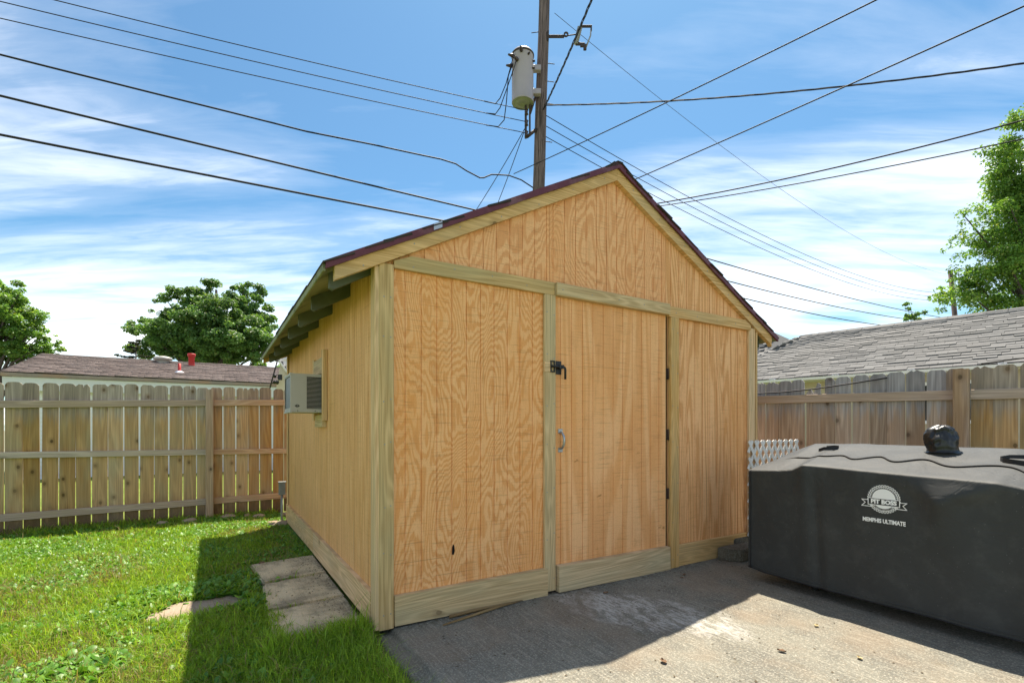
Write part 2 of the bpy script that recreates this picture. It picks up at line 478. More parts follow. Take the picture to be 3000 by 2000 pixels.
# pole: cracked grey-brown timber
m, q, b = new_mat('pole_timber', 0.85, 0.15)
uv, vec, r = uv_off(q)
cr = q.noise(scaled(q, vec, (1.3, 55.0, 1)), 1.0, 5, 0.65)
bl = q.noise(scaled(q, vec, (1.2, 5.0, 1)), 1.0, 4, 0.6)
c = q.mix(q.step(cr, 0.36, 0.62), (0.05, 0.038, 0.036), (0.23, 0.175, 0.16))
c = q.mix(q.math('MULTIPLY', q.step(bl, 0.55, 0.72), 0.7), c, (0.04, 0.032, 0.028))
set_col(q, b, c); bump(q, b, cr, 0.7, 0.02)
M['pole'] = m

# concrete pad
def concrete(name, base, light, dark, speck=1.0, patch=False):
    m, q, b = new_mat(name, 0.88, 0.2)
    oc = q.n('ShaderNodeTexCoord').outputs['Object']
    n1 = q.noise(oc, 3.0, 6, 0.65); n2 = q.noise(oc, 90.0, 3, 0.6); n3 = q.noise(oc, 260.0, 2, 0.6)
    vo = q.n('ShaderNodeTexVoronoi', None, Vector=oc, Scale=130.0)
    c = q.mix(q.step(n1, 0.35, 0.65), dark, base)
    c = q.mix(q.math('MULTIPLY', q.step(n2, 0.50, 0.68), 0.55 * speck), c, light)
    c = q.mix(q.math('MULTIPLY', q.step(n3, 0.52, 0.34), 0.6 * speck), c, tuple(x * 0.4 for x in dark))
    br = q.noise(q.vmath('MULTIPLY', oc, (75.0, 5.0, 1.0)), 1.0, 4, 0.65)
    c = q.mix(q.math('MULTIPLY', q.step(br, 0.52, 0.72), 0.45 * speck), c, light)
    c = q.mix(q.math('MULTIPLY', q.step(br, 0.46, 0.32), 0.40 * speck), c, tuple(x * 0.55 for x in dark))
    peb = q.n('ShaderNodeSeparateColor', None, Color=vo.outputs['Color']).outputs[0]
    c = q.mix(q.math('MULTIPLY', q.math('GREATER_THAN', peb, 0.90), 0.32 * speck), c, light)
    c = q.mix(q.math('MULTIPLY', q.math('LESS_THAN', peb, 0.08), 0.25 * speck), c, tuple(x * y for x, y in zip(base, (1.05, 0.8, 0.6))))
    if patch:
        se = q.n('ShaderNodeSeparateXYZ', None, Vector=oc)
        x, y = se.outputs[0], se.outputs[1]
        # chalky spill in front of the door, drawn out along the pad
        st = q.vmath('MULTIPLY', oc, (5.5, 2.4, 1)); sr = q.noise(st, 1.6, 8, 0.74, 0.6)
        dx = q.math('DIVIDE', q.math('SUBTRACT', x, q.math('MULTIPLY_ADD', y, -0.38, 1.30)), 0.42)
        dy = q.math('DIVIDE', q.math('ADD', y, 0.58), 0.80)
        dd = q.math('ADD', q.math('POWER', dx, 2.0), q.math('POWER', dy, 2.0))
        area = q.step(dd, 1.3, 0.1)
        wm = q.math('MULTIPLY', q.step(q.math('ADD', sr, q.math('MULTIPLY', area, 0.26)), 0.66, 0.80), area)
        wm = q.math('MULTIPLY', wm, q.step(q.noise(q.vmath('MULTIPLY', oc, (60, 16, 1)), 1.0, 5, 0.75), 0.36, 0.60))
        c = q.mix(q.math('MULTIPLY', wm, 0.72), c, (0.60, 0.585, 0.55))
        sc = q.math('MULTIPLY', q.step(q.noise(oc, 9.0, 6, 0.75), 0.665, 0.70), q.step(q.noise(oc, 60.0, 3, 0.7), 0.38, 0.55))
        c = q.mix(q.math('MULTIPLY', sc, 0.55), c, (0.52, 0.50, 0.47))
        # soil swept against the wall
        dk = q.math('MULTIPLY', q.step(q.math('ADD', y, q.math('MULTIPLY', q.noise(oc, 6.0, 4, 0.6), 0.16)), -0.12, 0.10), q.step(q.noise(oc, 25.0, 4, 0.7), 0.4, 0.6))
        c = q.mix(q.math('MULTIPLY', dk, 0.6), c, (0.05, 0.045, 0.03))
        olive = q.math('MULTIPLY', q.step(q.noise(oc, 4.5, 5, 0.7), 0.62, 0.70), 0.45)
        c = q.mix(olive, c, (0.11, 0.10, 0.06))
        tan = q.math('MULTIPLY', q.step(q.noise(oc, 1.2, 3, 0.6), 0.5, 0.65), 0.35)
        c = q.mix(tan, c, (0.27, 0.20, 0.135))
    set_col(q, b, c)
    bump(q, b, q.math('ADD', n2, q.math('MULTIPLY', n3, 0.7)), 0.55, 0.006)
    return m


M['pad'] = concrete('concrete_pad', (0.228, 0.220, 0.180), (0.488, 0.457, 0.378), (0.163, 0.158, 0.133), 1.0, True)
M['paver'] = concrete('concrete_paver', (0.805, 0.655, 0.417), (0.714, 0.632, 0.453), (0.265, 0.218, 0.145), 0.8)
M['paver_tan'] = concrete('concrete_paver_tan', (0.374, 0.297, 0.220), (0.468, 0.393, 0.310), (0.253, 0.193, 0.131), 0.6)
M['block'] = concrete('concrete_block', (0.180, 0.155, 0.116), (0.360, 0.333, 0.286), (0.102, 0.092, 0.066), 0.8)
M['stone'] = concrete('field_stone', (0.42, 0.33, 0.23), (0.55, 0.46, 0.36), (0.30, 0.22, 0.15), 0.4)

# lawn soil
m, q, b = new_mat('lawn_soil', 0.95, 0.1)
oc = q.n('ShaderNodeTexCoord').outputs['Object']
n1 = q.noise(oc, 2.2, 5, 0.65); n2 = q.noise(oc, 60, 4, 0.7)
c = q.mix(q.step(n1, 0.40, 0.62), (0.125, 0.19, 0.03), (0.19, 0.245, 0.05))
c = q.mix(q.math('MULTIPLY', q.step(n2, 0.48, 0.70), 0.6), c, (0.16, 0.12, 0.065))
c = q.mix(q.math('MULTIPLY', q.step(q.noise(oc, 9.0, 4, 0.7), 0.56, 0.68), 0.5), c, (0.22, 0.165, 0.09))
far = q.step(q.n('ShaderNodeVectorMath', {'operation': 'LENGTH'}, i0=oc).outputs['Value'], 15.0, 24.0)
c = q.mix(q.math('MULTIPLY', far, 0.8), c, (0.20, 0.19, 0.16))
set_col(q, b, c); bump(q, b, n2, 0.6, 0.02)
M['soil'] = m


def leaf_mat(name, trans=0.4, rough=0.55, spec=0.25, tint=(1.15, 1.1, 0.45)):
    m = bpy.data.materials.new(name); m.use_nodes = True
    q = G(m.node_tree); b = m.node_tree.nodes['Principled BSDF']; out = m.node_tree.nodes['Material Output']
    a = q.n('ShaderNodeAttribute', {'attribute_name': 'Col'}).outputs[0]
    q.t.links.new(a, b.inputs['Base Color'])
    b.inputs['Roughness'].default_value = rough; b.inputs['Specular IOR Level'].default_value = spec
    tcol = q.mix(1.0, a, tint, 'MULTIPLY')
    tr = q.n('ShaderNodeBsdfTranslucent', None, Color=tcol)
    mx = q.n('ShaderNodeMixShader', None, Fac=trans)
    q.t.links.new(b.outputs[0], mx.inputs[1]); q.t.links.new(tr.outputs[0], mx.inputs[2])
    q.t.links.new(mx.outputs[0], out.inputs['Surface'])
    return m


M['blade'] = leaf_mat('grass_blade', 0.45, 0.45, 0.3)
M['weed'] = leaf_mat('weed_leaf', 0.35, 0.42, 0.4)
M['tree_leaf'] = leaf_mat('tree_leaf', 0.5, 0.45, 0.4)
M['bark'] = plain('tree_bark', (0.085, 0.07, 0.06), 0.9, 0.15, var=0.4, scale=18, bstr=0.4)
M['dry_leaf'] = plain('dry_leaf', (0.20, 0.125, 0.075), 0.8, 0.2, var=0.35, scale=60)
M['pale_chip'] = plain('pale_wood_chip', (0.50, 0.40, 0.22), 0.8, 0.2, var=0.3, scale=60)
M['debris'] = plain('debris', (0.11, 0.085, 0.055), 0.9, 0.1, var=0.6, scale=40)

# grill cover cloth
m, q, b = new_mat('cover_cloth', 0.62, 0.35)
oc = q.n('ShaderNodeTexCoord').outputs['Object']
wv = q.noise(q.vmath('MULTIPLY', oc, (40, 40, 700)), 1.0, 2, 0.5)
wv2 = q.noise(q.vmath('MULTIPLY', oc, (700, 700, 40)), 1.0, 2, 0.5)
n1 = q.noise(oc, 3.0, 5, 0.6)
c = q.mix(n1, (0.029, 0.031, 0.031), (0.040, 0.043, 0.043))
dust = q.math('MULTIPLY', q.step(q.noise(oc, 7.0, 6, 0.7), 0.45, 0.7), 0.35)
c = q.mix(dust, c, (0.075, 0.077, 0.074))
spk = q.math('GREATER_THAN', q.n('ShaderNodeTexVoronoi', None, Vector=oc, Scale=38.0).outputs['Distance'], 0.045)
c = q.mix(spk, (0.22, 0.22, 0.21), c)
set_col(q, b, c)
b.inputs['Sheen Weight'].default_value = 0.18; b.inputs['Sheen Roughness'].default_value = 0.4
wr = q.noise(q.vmath('MULTIPLY', oc, (4.0, 7.0, 2.2)), 1.0, 4, 0.55, 0.8)
cre = q.math('ABSOLUTE', q.math('SUBTRACT', q.noise(q.vmath('MULTIPLY', oc, (5.0, 4.0, 5.5)), 1.0, 3, 0.5, 1.2), 0.5))
hh = q.math('ADD', q.math('MULTIPLY', q.math('ADD', wv, wv2), 0.05), q.math('ADD', wr, q.math('MULTIPLY', q.step(cre, 0.0, 0.07), 0.22)))
bump(q, b, hh, 0.17, 0.024)
M['cloth'] = m
M['cloth_black'] = plain('black_webbing', (0.018, 0.018, 0.019), 0.6, 0.3)
M['vinyl'] = plain('black_vinyl', (0.013, 0.0135, 0.014), 0.36, 0.5, var=0.1)
M['print'] = plain('white_print', (0.90, 0.90, 0.89), 0.6, 0.2, var=0.03)

# ================================================================== SETTING
# ground: one sheet to the horizon, finer near the yard (world axes)
def ground_height(x, y):
    d = Vector((x, y, 0)) - SHED
    u, v = d.dot(U), d.dot(V)
    return ground_z(u, v) + 0.012 * (mnoise.noise((x * 1.3, y * 1.3, 0)))


xs = sorted(set([-260, -120, -60, -30, -18] + [round(-12 + 0.3 * i, 3) for i in range(81)] + [18, 30, 60, 120, 260]))
ys = sorted(set([-60, -30, -12, -6] + [round(-3 + 0.3 * i, 3) for i in range(71)] + [24, 32, 60, 120, 200, 320]))
vv = np.array([(x, y, ground_height(x, y)) for y in ys for x in xs], dtype=np.float32)
nx = len(xs)
ff = np.array([(j * nx + i, j * nx + i + 1, (j + 1) * nx + i + 1, (j + 1) * nx + i) for j in range(len(ys) - 1) for i in range(nx - 1)])
me = np_mesh('ground', vv, ff, M['soil'], smooth=True)
ground = link('ground', me, kind='structure')

# concrete pad in front of the shed: rounded nose along the lawn side
pad = MB()
U0, U1, V0, V1 = 0.075, 4.62, -4.2, 0.35
prof = [(U0 - 0.085, -0.14), (U0 - 0.085, -0.050), (U0 - 0.070, -0.036), (U0 - 0.012, -0.030), (U0 - 0.004, -0.022), (U0 + 0.004, -0.006), (U0 + 0.018, 0.0)]
vs = [V0 + (V1 - V0) * k / 60 for k in range(61)]
def padpt(k, v):
    u, z = prof[k]
    w = 0.010 * mnoise.noise((v * 3.1, k * 0.4, 1.0)) + 0.004 * mnoise.noise((v * 14, k, 3.0))
    if v > 0.02: u = max(u, 0.03)
    return (u + w, v, z + 0.3 * w if k < 6 else z)
for a, bb in zip(vs, vs[1:]):
    for k in range(len(prof) - 1):
        pad.face([padpt(k, a), padpt(k + 1, a), padpt(k + 1, bb), padpt(k, bb)], None, True)
    e = padpt(6, a)[0], padpt(6, bb)[0]
    pad.face([(e[0], a, 0), (U1, a, 0), (U1, bb, 0), (e[1], bb, 0)])
pad.face([(U1, V0, 0), (U1, V0, -.14), (U1, V1, -.14), (U1, V1, 0)])
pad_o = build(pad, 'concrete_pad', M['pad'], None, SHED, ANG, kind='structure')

def sheet(name, quad, z, mat):
    mb_ = MB(); n_ = 8
    a, b_, c_, d_ = [Vector((*p, 0)) for p in quad]
    P = lambda s, t: (a.lerp(b_, s)).lerp(d_.lerp(c_, s), t)
    for i_ in range(n_):
        for k_ in range(n_):
            pts = [P(i_ / n_, k_ / n_), P((i_ + 1) / n_, k_ / n_), P((i_ + 1) / n_, (k_ + 1) / n_), P(i_ / n_, (k_ + 1) / n_)]
            mb_.face([(p.x, p.y, z) for p in pts], None, True)
    return build(mb_, name, mat, kind='structure')


M['gravel'] = concrete('bounce_gravel', (0.34, 0.31, 0.27), (0.46, 0.43, 0.39), (0.24, 0.22, 0.19), 0.7)
sheet('bounce_sheet', [(4.0, 6.9), (10.2, -.5), (12.0, 1.0), (5.8, 8.4)], -0.03, M['gravel'])  # unseen gravel sheet added to take green out of the bounce on the gutter

# ================================================================== SHED
shed = thing('wooden_shed', 'bare plywood shed with gable roof, burgundy roof edge and single door', 'shed', SHED, ANG)
SW, SD = 3.655, 4.10            # width, depth
APEX_U = 1.83; SLOPE = 0.53


def deck_z(u):                   # underside of the roof deck
    return 3.167 - SLOPE * abs(u - APEX_U)


def siding(name, mat, u0, u1, z0, topf, grooves, fn, gd=0.0045, gw=0.006, th=0.012, parent=shed):
    """grooved sheet; fn(a, depth, z) -> point, depth 0 = face, + = inwards"""
    mb = MB()
    cuts = [u0] + [x for x in grooves if u0 + .02 < x < u1 - .02] + [u1]
    segs = []
    for i, (a, c_) in enumerate(zip(cuts, cuts[1:])):
        l = a + (gw / 2 if i else 0); r_ = c_ - (gw / 2 if i < len(cuts) - 2 else 0)
        segs.append((l, r_, 0.0))
        if i < len(cuts) - 2:
            segs.append((r_, r_ + gw, gd))

    def strip(l, r_, d):
        xs_ = [l] + ([APEX_U] if l < APEX_U < r_ and topf is gable_top else []) + [r_]
        pts = [(l, z0), (r_, z0)] + [(x, topf(x)) for x in xs_[::-1]]
        mb.face([fn(x, d, z) for x, z in pts], [(z, x) for x, z in pts])
    for i, (l, r_, d) in enumerate(segs):
        strip(l, r_, d)
        if i:
            d0 = segs[i - 1][2]
            z1 = topf(l)
            mb.face([fn(l, d0, z0), fn(l, d, z0), fn(l, d, z1), fn(l, d0, z1)], [(z0, l), (z0, l), (z1, l), (z1, l)])
    mb.face([fn(u0, 0, z0), fn(u1, 0, z0), fn(u1, th, z0), fn(u0, th, z0)])
    mb.face([fn(u0, 0, z0), fn(u0, th, z0), fn(u0, th, topf(u0)), fn(u0, 0, topf(u0))])
    mb.face([fn(u1, th, z0), fn(u1, 0, z0), fn(u1, 0, topf(u1)), fn(u1, th, topf(u1))])
    me_ = mb.mesh(name, mat)
    return link(name, me_, parent)


def gable_top(u):
    return deck_z(u) - 0.01


front = lambda a, d, z: (a, d, z)
GR = [0.0 + 0.1016 * k for k in range(60)]
gl = [0.055 + 0.1016 * k for k in range(12)]
siding('siding_panel', M['ply_left'], 0.02, 1.216, 0.02, lambda u: 2.135, gl, front)
siding('gable_panel', M['ply_gable'], 0.02, 1.216, 2.138, gable_top, [x + .02 for x in gl], front)
siding('gable_panel', M['ply_gable'], 1.219, 2.412, 2.138, gable_top, [1.219 + 0.1016 * k + .03 for k in range(12)], front)
siding('gable_panel', M['ply_right'], 2.415, 3.64, 2.138, gable_top, [2.415 + 0.1016 * k + .06 for k in range(12)], front)
siding('siding_panel', M['ply_right'], 2.44, 3.64, 0.02, lambda u: 2.135, [2.44 + 0.1016 * k + .04 for k in range(12)], front)
# black board added behind the door: darkens the gaps, stops light showing through
mb = MB(); mb.board((1.217, 0.035, 0.0), 1.42, 0.02, 2.14, 2); build(mb, 'gap_dark_board', M['ac_dark'], shed)
# side wall (outer face at u = 0, faces -u), three sheets
side = lambda a, d, z: (d, a, z)
wall_top = lambda v: deck_z(0.0) - 0.012
for (a0, a1) in ((0.02, 1.30), (1.303, 2.62), (2.623, 4.02)):
    gs = []; x = a0 + 0.05
    while x < a1 - .03:
        gs.append(x); x += random.choice((0.0508, 0.0508, 0.1016))
    siding('side_panel', M['ply_side'], a0, a1, 0.02, wall_top, gs, side, gd=0.004, gw=0.005)
side_r = lambda a, d, z: (SW - d, a, z)
siding('side_panel', M['ply_side'], 0.02, SD, 0.02, lambda v: deck_z(SW) - 0.012, [0.1 * k for k in range(1, 41)], side_r)
back = lambda a, d, z: (a, SD - d, z)
siding('back_panel', M['ply_side'], 0.0, SW, 0.02, gable_top, [0.1 * k for k in range(1, 37)], back)


def trim(name, o, sx, sy, sz, mat='treated', axis=None, parent=shed, **kw):
    mb_ = MB(); mb_.board(o, sx, sy, sz, axis, 0.004)
    return build(mb_, name, M[mat], parent, **kw)


T = 0.025
trim('corner_board', (-0.007, -T, 0.0), 0.089, T - .001, 2.128, 'treated')
trim('corner_board', (-0.030, -T + 0.004, 0.006), 0.029, 0.088, 2.10, 'treated_yellow')
trim('corner_board', (3.536, -T, 0.0), 0.10, T - .001, 2.128, 'treated_yellow')
trim('corner_board', (SW + .001, -T + 0.004, 0.0), 0.026, 0.09, 2.10, 'treated_yellow')
trim('corner_board', (-0.020, 4.03, 0.02), 0.019, 0.07, 2.07, 'treated_yellow')
trim('door_post', (1.159, -T, 0.022), 0.098, T - .001, 2.09, 'treated')
trim('door_post', (2.440, -0.036, -0.004), 0.102, 0.035, 2.105, 'treated_yellow')
# header boards, left one cut to the rake
mb = MB(); mb.prism([(0.083, 2.110), (1.246, 2.114), (1.246, 2.203), (0.19, 2.197), (0.083, 2.152)], lambda a, z, t: (a, t, z), -T - .001, -.001, along=0)
build(mb, 'header_board', M['treated'], shed)
trim('header_board', (1.250, -0.050, 2.112), 1.164, 0.049, 0.090, 'treated', 0)
mb = MB(); mb.prism([(2.420, 2.103), (3.548, 2.103), (3.548, 2.150), (3.46, 2.191), (2.420, 2.187)], lambda a, z, t: (a, t, z), -0.037, -.001, along=0)
build(mb, 'header_board', M['treated_yellow'], shed)
mb = MB(); mb.prism([(0.085, 0.012), (1.180, -0.002), (1.180, 0.189), (0.085, 0.186)], lambda a, z, t: (a, t, z), -0.036, -.001, along=0)
o_ = build(mb, 'base_board', M['treated'], shed); o_.location.y = -0.0
trim('base_board', (2.546, -0.026, -0.002), 0.985, 0.025, 0.184, 'treated_yellow', 0)
# side base board in two lengths
mb = MB(); mb.prism([(0.075, 0.012), (2.05, 0.0), (2.05, 0.196), (0.075, 0.196)], lambda a, z, t: (t, a, z), -0.030, -.001, along=0)
build(mb, 'base_board', M['treated_yellow'], shed)
mb = MB(); mb.prism([(2.053, 0.0), (4.10, -0.03), (4.10, 0.19), (2.053, 0.193)], lambda a, z, t: (t, a, z), -0.028, -.001, along=0)
build(mb, 'base_board', M['treated_yellow'], shed)

# rake boards (front) with mitred apex
def rake(sign):
    tip = -0.255 if sign < 0 else 3.885
    hb = lambda u: deck_z(u) - 0.002
    w = 0.089
    ue = tip
    pts = [(ue, hb(ue)), (APEX_U, hb(APEX_U)), (APEX_U, hb(APEX_U) - w), (ue, hb(ue) - w + .012)]
    if sign > 0:
        pts = [(ue, hb(ue)), (ue, hb(ue) - w - .012), (ue - .03, hb(ue) - w + 0.02), (APEX_U, hb(APEX_U) - w), (APEX_U, hb(APEX_U))]
    mb_ = MB()
    mb_.prism([(a, z) for a, z in pts], lambda a, z, t: (a + (0.0006 * sign), t, z), -0.040, -0.0015, along=0)
    build(mb_, 'rake_board', M['treated_yellow'] if sign < 0 else M['treated_yellow'], shed)


rake(-1); rake(1)
# roof: deck, drip edge, shingles
roof = build(MB(), 'roof', M['under'], shed)
mbd = MB(); OVF, OVB = -0.062, 4.13
EL, ER = -0.305, 3.965
mbd.prism([(EL, deck_z(EL)), (APEX_U, deck_z(APEX_U)), (ER, deck_z(ER)), (ER, deck_z(ER) + 0.022), (APEX_U, deck_z(APEX_U) + 0.022), (EL, deck_z(EL) + 0.022)],
          lambda a, z, t: (a, t, z), OVF + 0.018, OVB, along=0)
roof.data = mbd.mesh('roof', M['under'])
# lower fascia strip at the left eave (light green board edge)
mb = MB(); mb.board((EL - 0.012, OVF + 0.02, deck_z(EL) - 0.012), 0.014, OVB - OVF - .02, 0.040, 1); build(mb, 'eave_strip', M['under'], roof)
for sgn, e in ((-1, EL), (1, ER)):
    mb = MB()
    z0 = lambda u: deck_z(u) - 0.004
    n = 14
    us = [e + (APEX_U - e) * k / n for k in range(n + 1)]
    for k, (a, c_) in enumerate(zip(us, us[1:])):
        dz = 0.0015 * math.sin(k * 1.7)
        poly = [(a, z0(a) + dz), (c_, z0(c_) + dz), (c_, z0(c_) + 0.046), (a, z0(a) + 0.046)]
        mb.prism(poly if sgn < 0 else poly[::-1], lambda a_, z_, t: (a_, t, z_), OVF, OVF + 0.016, along=0)
    build(mb, 'drip_edge', M['burgundy'], roof)
# loose grey patch on the left drip edge
mb = MB(); ux = 0.315
mb.prism([(ux, deck_z(ux) + 0.002), (ux + 0.055, deck_z(ux + .055) + 0.002), (ux + 0.055, deck_z(ux + .055) + 0.043), (ux, deck_z(ux) + 0.043)], lambda a, z, t: (a, t, z), OVF - 0.003, OVF - .0005, along=0)
build(mb, 'flashing_patch', M['galv'], roof)

# shingles: front and eave tabs one by one, the rest joined
def tab_mesh(w, l, t, mat, name='shingle'):
    mb_ = MB()
    p = [(-w / 2, -0.012, 0), (w / 2, -0.012, 0), (w / 2, l, 0), (-w / 2, l, 0)]
    z = [t * 1.25, t * 1.25, t * .3, t * .3]
    top = [(a, b_, zz) for (a, b_, _), zz in zip(p, z)]
    bot = [(a, b_, zz - t) for (a, b_, _), zz in zip(p, z)]
    mb_.face(top); mb_.face(bot[::-1])
    for k in range(4):
        k2 = (k + 1) % 4
        mb_.face([bot[k], bot[k2], top[k2], top[k]])
    return mb_


def lay_shingles(parent, origin, along, upv, length, slope_len, mat, expo=0.127, tabw=0.305, th=0.007, keep=None, single=300, rank=None, jitter=0.004, inside=None):
    """courses of tabs on a plane; the best-ranked ones become objects, the rest one joined part"""
    along = Vector(along).normalized(); upv = Vector(upv).normalized(); nrm = along.cross(upv).normalized()
    if nrm.z < 0:
        nrm = -nrm; origin = Vector(origin) + along * length; along = -along
    origin = Vector(origin)
    base = [tab_mesh(tabw - g_, expo * 1.35, th * t_, mat) for g_, t_ in ((0.004, 1.0), (0.006, 1.5), (0.005, 0.8), (0.008, 1.2))]
    meshes = [b_.mesh('shingle', mat) for b_ in base]
    lst = []
    nc = int(slope_len / expo)
    for ci in range(nc + 1):
        off = (ci % 3) * tabw * 0.37 + random.uniform(-.03, .03)
        k = -1
        while True:
            k += 1
            x = off + (k - 0.5) * tabw
            if x > length:
                break
            if x < -tabw * .3:
                continue
            s = ci * expo
            if inside and not inside(x, s):
                continue
            el_, er_ = max(x - tabw / 2, random.uniform(-.012, .006)), min(x + tabw / 2, length + random.uniform(-.006, .012))
            if er_ - el_ < .03:
                continue
            p = origin + along * ((el_ + er_) / 2) + upv * (s + random.uniform(-jitter, jitter)) + nrm * 0.004
            wsc = (er_ - el_) / tabw
            tw = random.uniform(-0.006, 0.006)
            tilt = -random.uniform(0, 0.012)
            lst.append((p, tw, tilt, random.randrange(4), wsc))
    if rank:
        lst.sort(key=lambda e_: rank(e_[0]))
    for i_, (p, tw, tilt, vi, wsc) in enumerate(lst[:single]):
        a2 = (along + upv * tw).normalized(); n2 = (nrm + upv * -tilt).normalized(); u2 = n2.cross(a2)
        if u2.dot(upv) < 0:
            u2 = -u2
        mt = Matrix(((a2.x * wsc, u2.x, n2.x, p.x), (a2.y * wsc, u2.y, n2.y, p.y), (a2.z * wsc, u2.z, n2.z, p.z), (0, 0, 0, 1)))
        o = link('shingle', meshes[vi], parent)
        o.matrix_local = mt
    rest = lst[single:]
    if rest:
        allv = []; allf = []
        for (p, tw, tilt, vi, wsc) in rest:
            a2 = (along + upv * tw).normalized(); n2 = (nrm + upv * -tilt).normalized(); u2 = n2.cross(a2)
            if u2.dot(upv) < 0:
                u2 = -u2
            me_ = meshes[vi]
            i0 = len(allv)
            for vx in me_.vertices:
                c_ = vx.co
                allv.append(tuple(p + a2 * (c_.x * wsc) + u2 * c_.y + n2 * c_.z))
            for pl in me_.polygons:
                allf.append(tuple(i0 + j for j in pl.vertices))
        o = link('shingle_field', np_mesh('shingle_field', np.array(allv), np.array(allf), mat), parent, kind='stuff')
    return lst


DZ = 0.024
sl = math.hypot(1, SLOPE)
for sgn, e in ((-1, EL), (1, ER)):
    org = (e, OVF - 0.006, deck_z(e) + DZ); upv = (-sgn, 0, SLOPE)
    ln = abs(APEX_U - e) * sl
    lay_shingles(roof, org, (0, 1, 0), upv, OVB - OVF + .01, ln - 0.02, M['shingle_shed'], th=0.008, single=75,
                 rank=lambda p, e=e: min(p.y, 0.6 + abs(p.x - e)))
for k in range(15):                                      # ridge caps
    w = 0.14; v0 = OVF - 0.008 + k * 0.285; lift = 0.034 + 0.004 * (k % 2)
    mb = MB()
    za = deck_z(APEX_U) + lift
    prof2 = [(-w, -w * SLOPE * 1.0), (-0.02, 0.0), (0.02, 0.0), (w, -w * SLOPE)]
    mb.prism([(APEX_U + x, za + z) for x, z in prof2] + [(APEX_U + x, za + z + 0.009) for x, z in prof2[::-1]], lambda a, z, t: (a, t, z), v0, min(v0 + 0.30, OVB), along=0)
    build(mb, 'ridge_shingle', M['shingle_shed'], roof)
# rafter tails under the left eave
for v in (0.10, 0.70, 1.31, 1.92, 2.52, 3.13, 3.74):
    mb = MB(); a, c_ = -0.255, 0.02
    mb.prism([(a, deck_z(a) - .001), (a, deck_z(a) - .085), (a + .02, deck_z(a) - .095), (c_, deck_z(c_) - .095), (c_, deck_z(c_) - .001)], lambda a_, z_, t: (a_, t, z_), v, v + 0.038, along=0)
    build(mb, 'rafter_tail', M['rafter'], shed)
    mb = MB(); a, c_ = SW - .02, 3.90
    mb.prism([(a, deck_z(a) - .001), (a, deck_z(a) - .095), (c_, deck_z(c_) - .085), (c_, deck_z(c_) - .001)], lambda a_, z_, t: (a_, t, z_), v, v + 0.038, along=0)
    build(mb, 'rafter_tail', M['rafter'], shed)
# barge piece under the back end of the left eave
mb = MB(); mb.prism([(-0.29, deck_z(-.29) - .002), (-0.29, deck_z(-.29) - .05), (0.0, deck_z(0) - .095), (0.0, deck_z(0) - .002)], lambda a_, z_, t: (a_, t, z_), 4.085, 4.12, along=0)
build(mb, 'rake_board', M['treated_yellow'], shed)

# door with its kick board, pull, latch and hinges
door = siding('door', M['ply_door'], 1.262, 2.410, 0.02, lambda u: 2.118, [1.262 + 0.05 + 0.1016 * k for k in range(12)], lambda a, d, z: (a, d - 0.004, z), parent=shed)
mb = MB(); mb.prism([(1.268, 0.008), (2.416, -0.002), (2.412, 0.188), (1.266, 0.194)], lambda a, z, t: (a, t, z), -0.052, -.005, along=0)
build(mb, 'kick_board', M['treated'], door)
mb = MB(); mb.tube([(1.309, -0.006, 1.142), (1.309, -0.030, 1.135), (1.312, -0.046, 1.11), (1.312, -0.050, 1.082), (1.312, -0.046, 1.054), (1.309, -0.030, 1.030), (1.309, -0.006, 1.022)], 0.0085, 8)
for z in (1.150, 1.014):
    mb.board((1.290, -0.010, z - .016), 0.038, 0.006, 0.032, 0)
build(mb, 'door_pull', M['galv'], door)
mb = MB()
mb.board((1.266, -0.012, 1.556), 0.050, 0.008, 0.095, 2, .002)
mb.tube([(1.205, -0.042, 1.607), (1.266, -0.042, 1.607), (1.312, -0.042, 1.607), (1.324, -0.042, 1.602), (1.328, -0.042, 1.588), (1.324, -0.046, 1.520)], 0.0085, 8)
for x in (1.270, 1.294):
    mb.board((x, -0.052, 1.594), 0.017, 0.044, 0.026, 1, .002)
build(mb, 'bolt_latch', M['black'], door)
mb = MB()
mb.board((1.206, -0.034, 1.566), 0.009, 0.009, 0.082, 2, .001); mb.board((1.236, -0.034, 1.566), 0.009, 0.009, 0.082, 2, .001)
for z in (1.566, 1.602, 1.640):
    mb.board((1.2155, -0.034, z), 0.020, 0.009, 0.008, 0, .001)
build(mb, 'strike_plate', M['black'], shed)
for z in (1.625, 1.116, 0.624):
    mb = MB(); mb.tube([(2.428, -0.014, z - .045), (2.428, -0.014, z + .045)], 0.007, 8); mb.board((2.412, -0.0075, z - .045), 0.014, 0.003, 0.09, 2, .001)
    build(mb, 'hinge', M['rust'], door)
# repair insert in the door post behind the latch
trim('post_insert', (1.155, -T - .004, 1.566), 0.050, 0.010, 0.074, 'treated_yellow', 0)
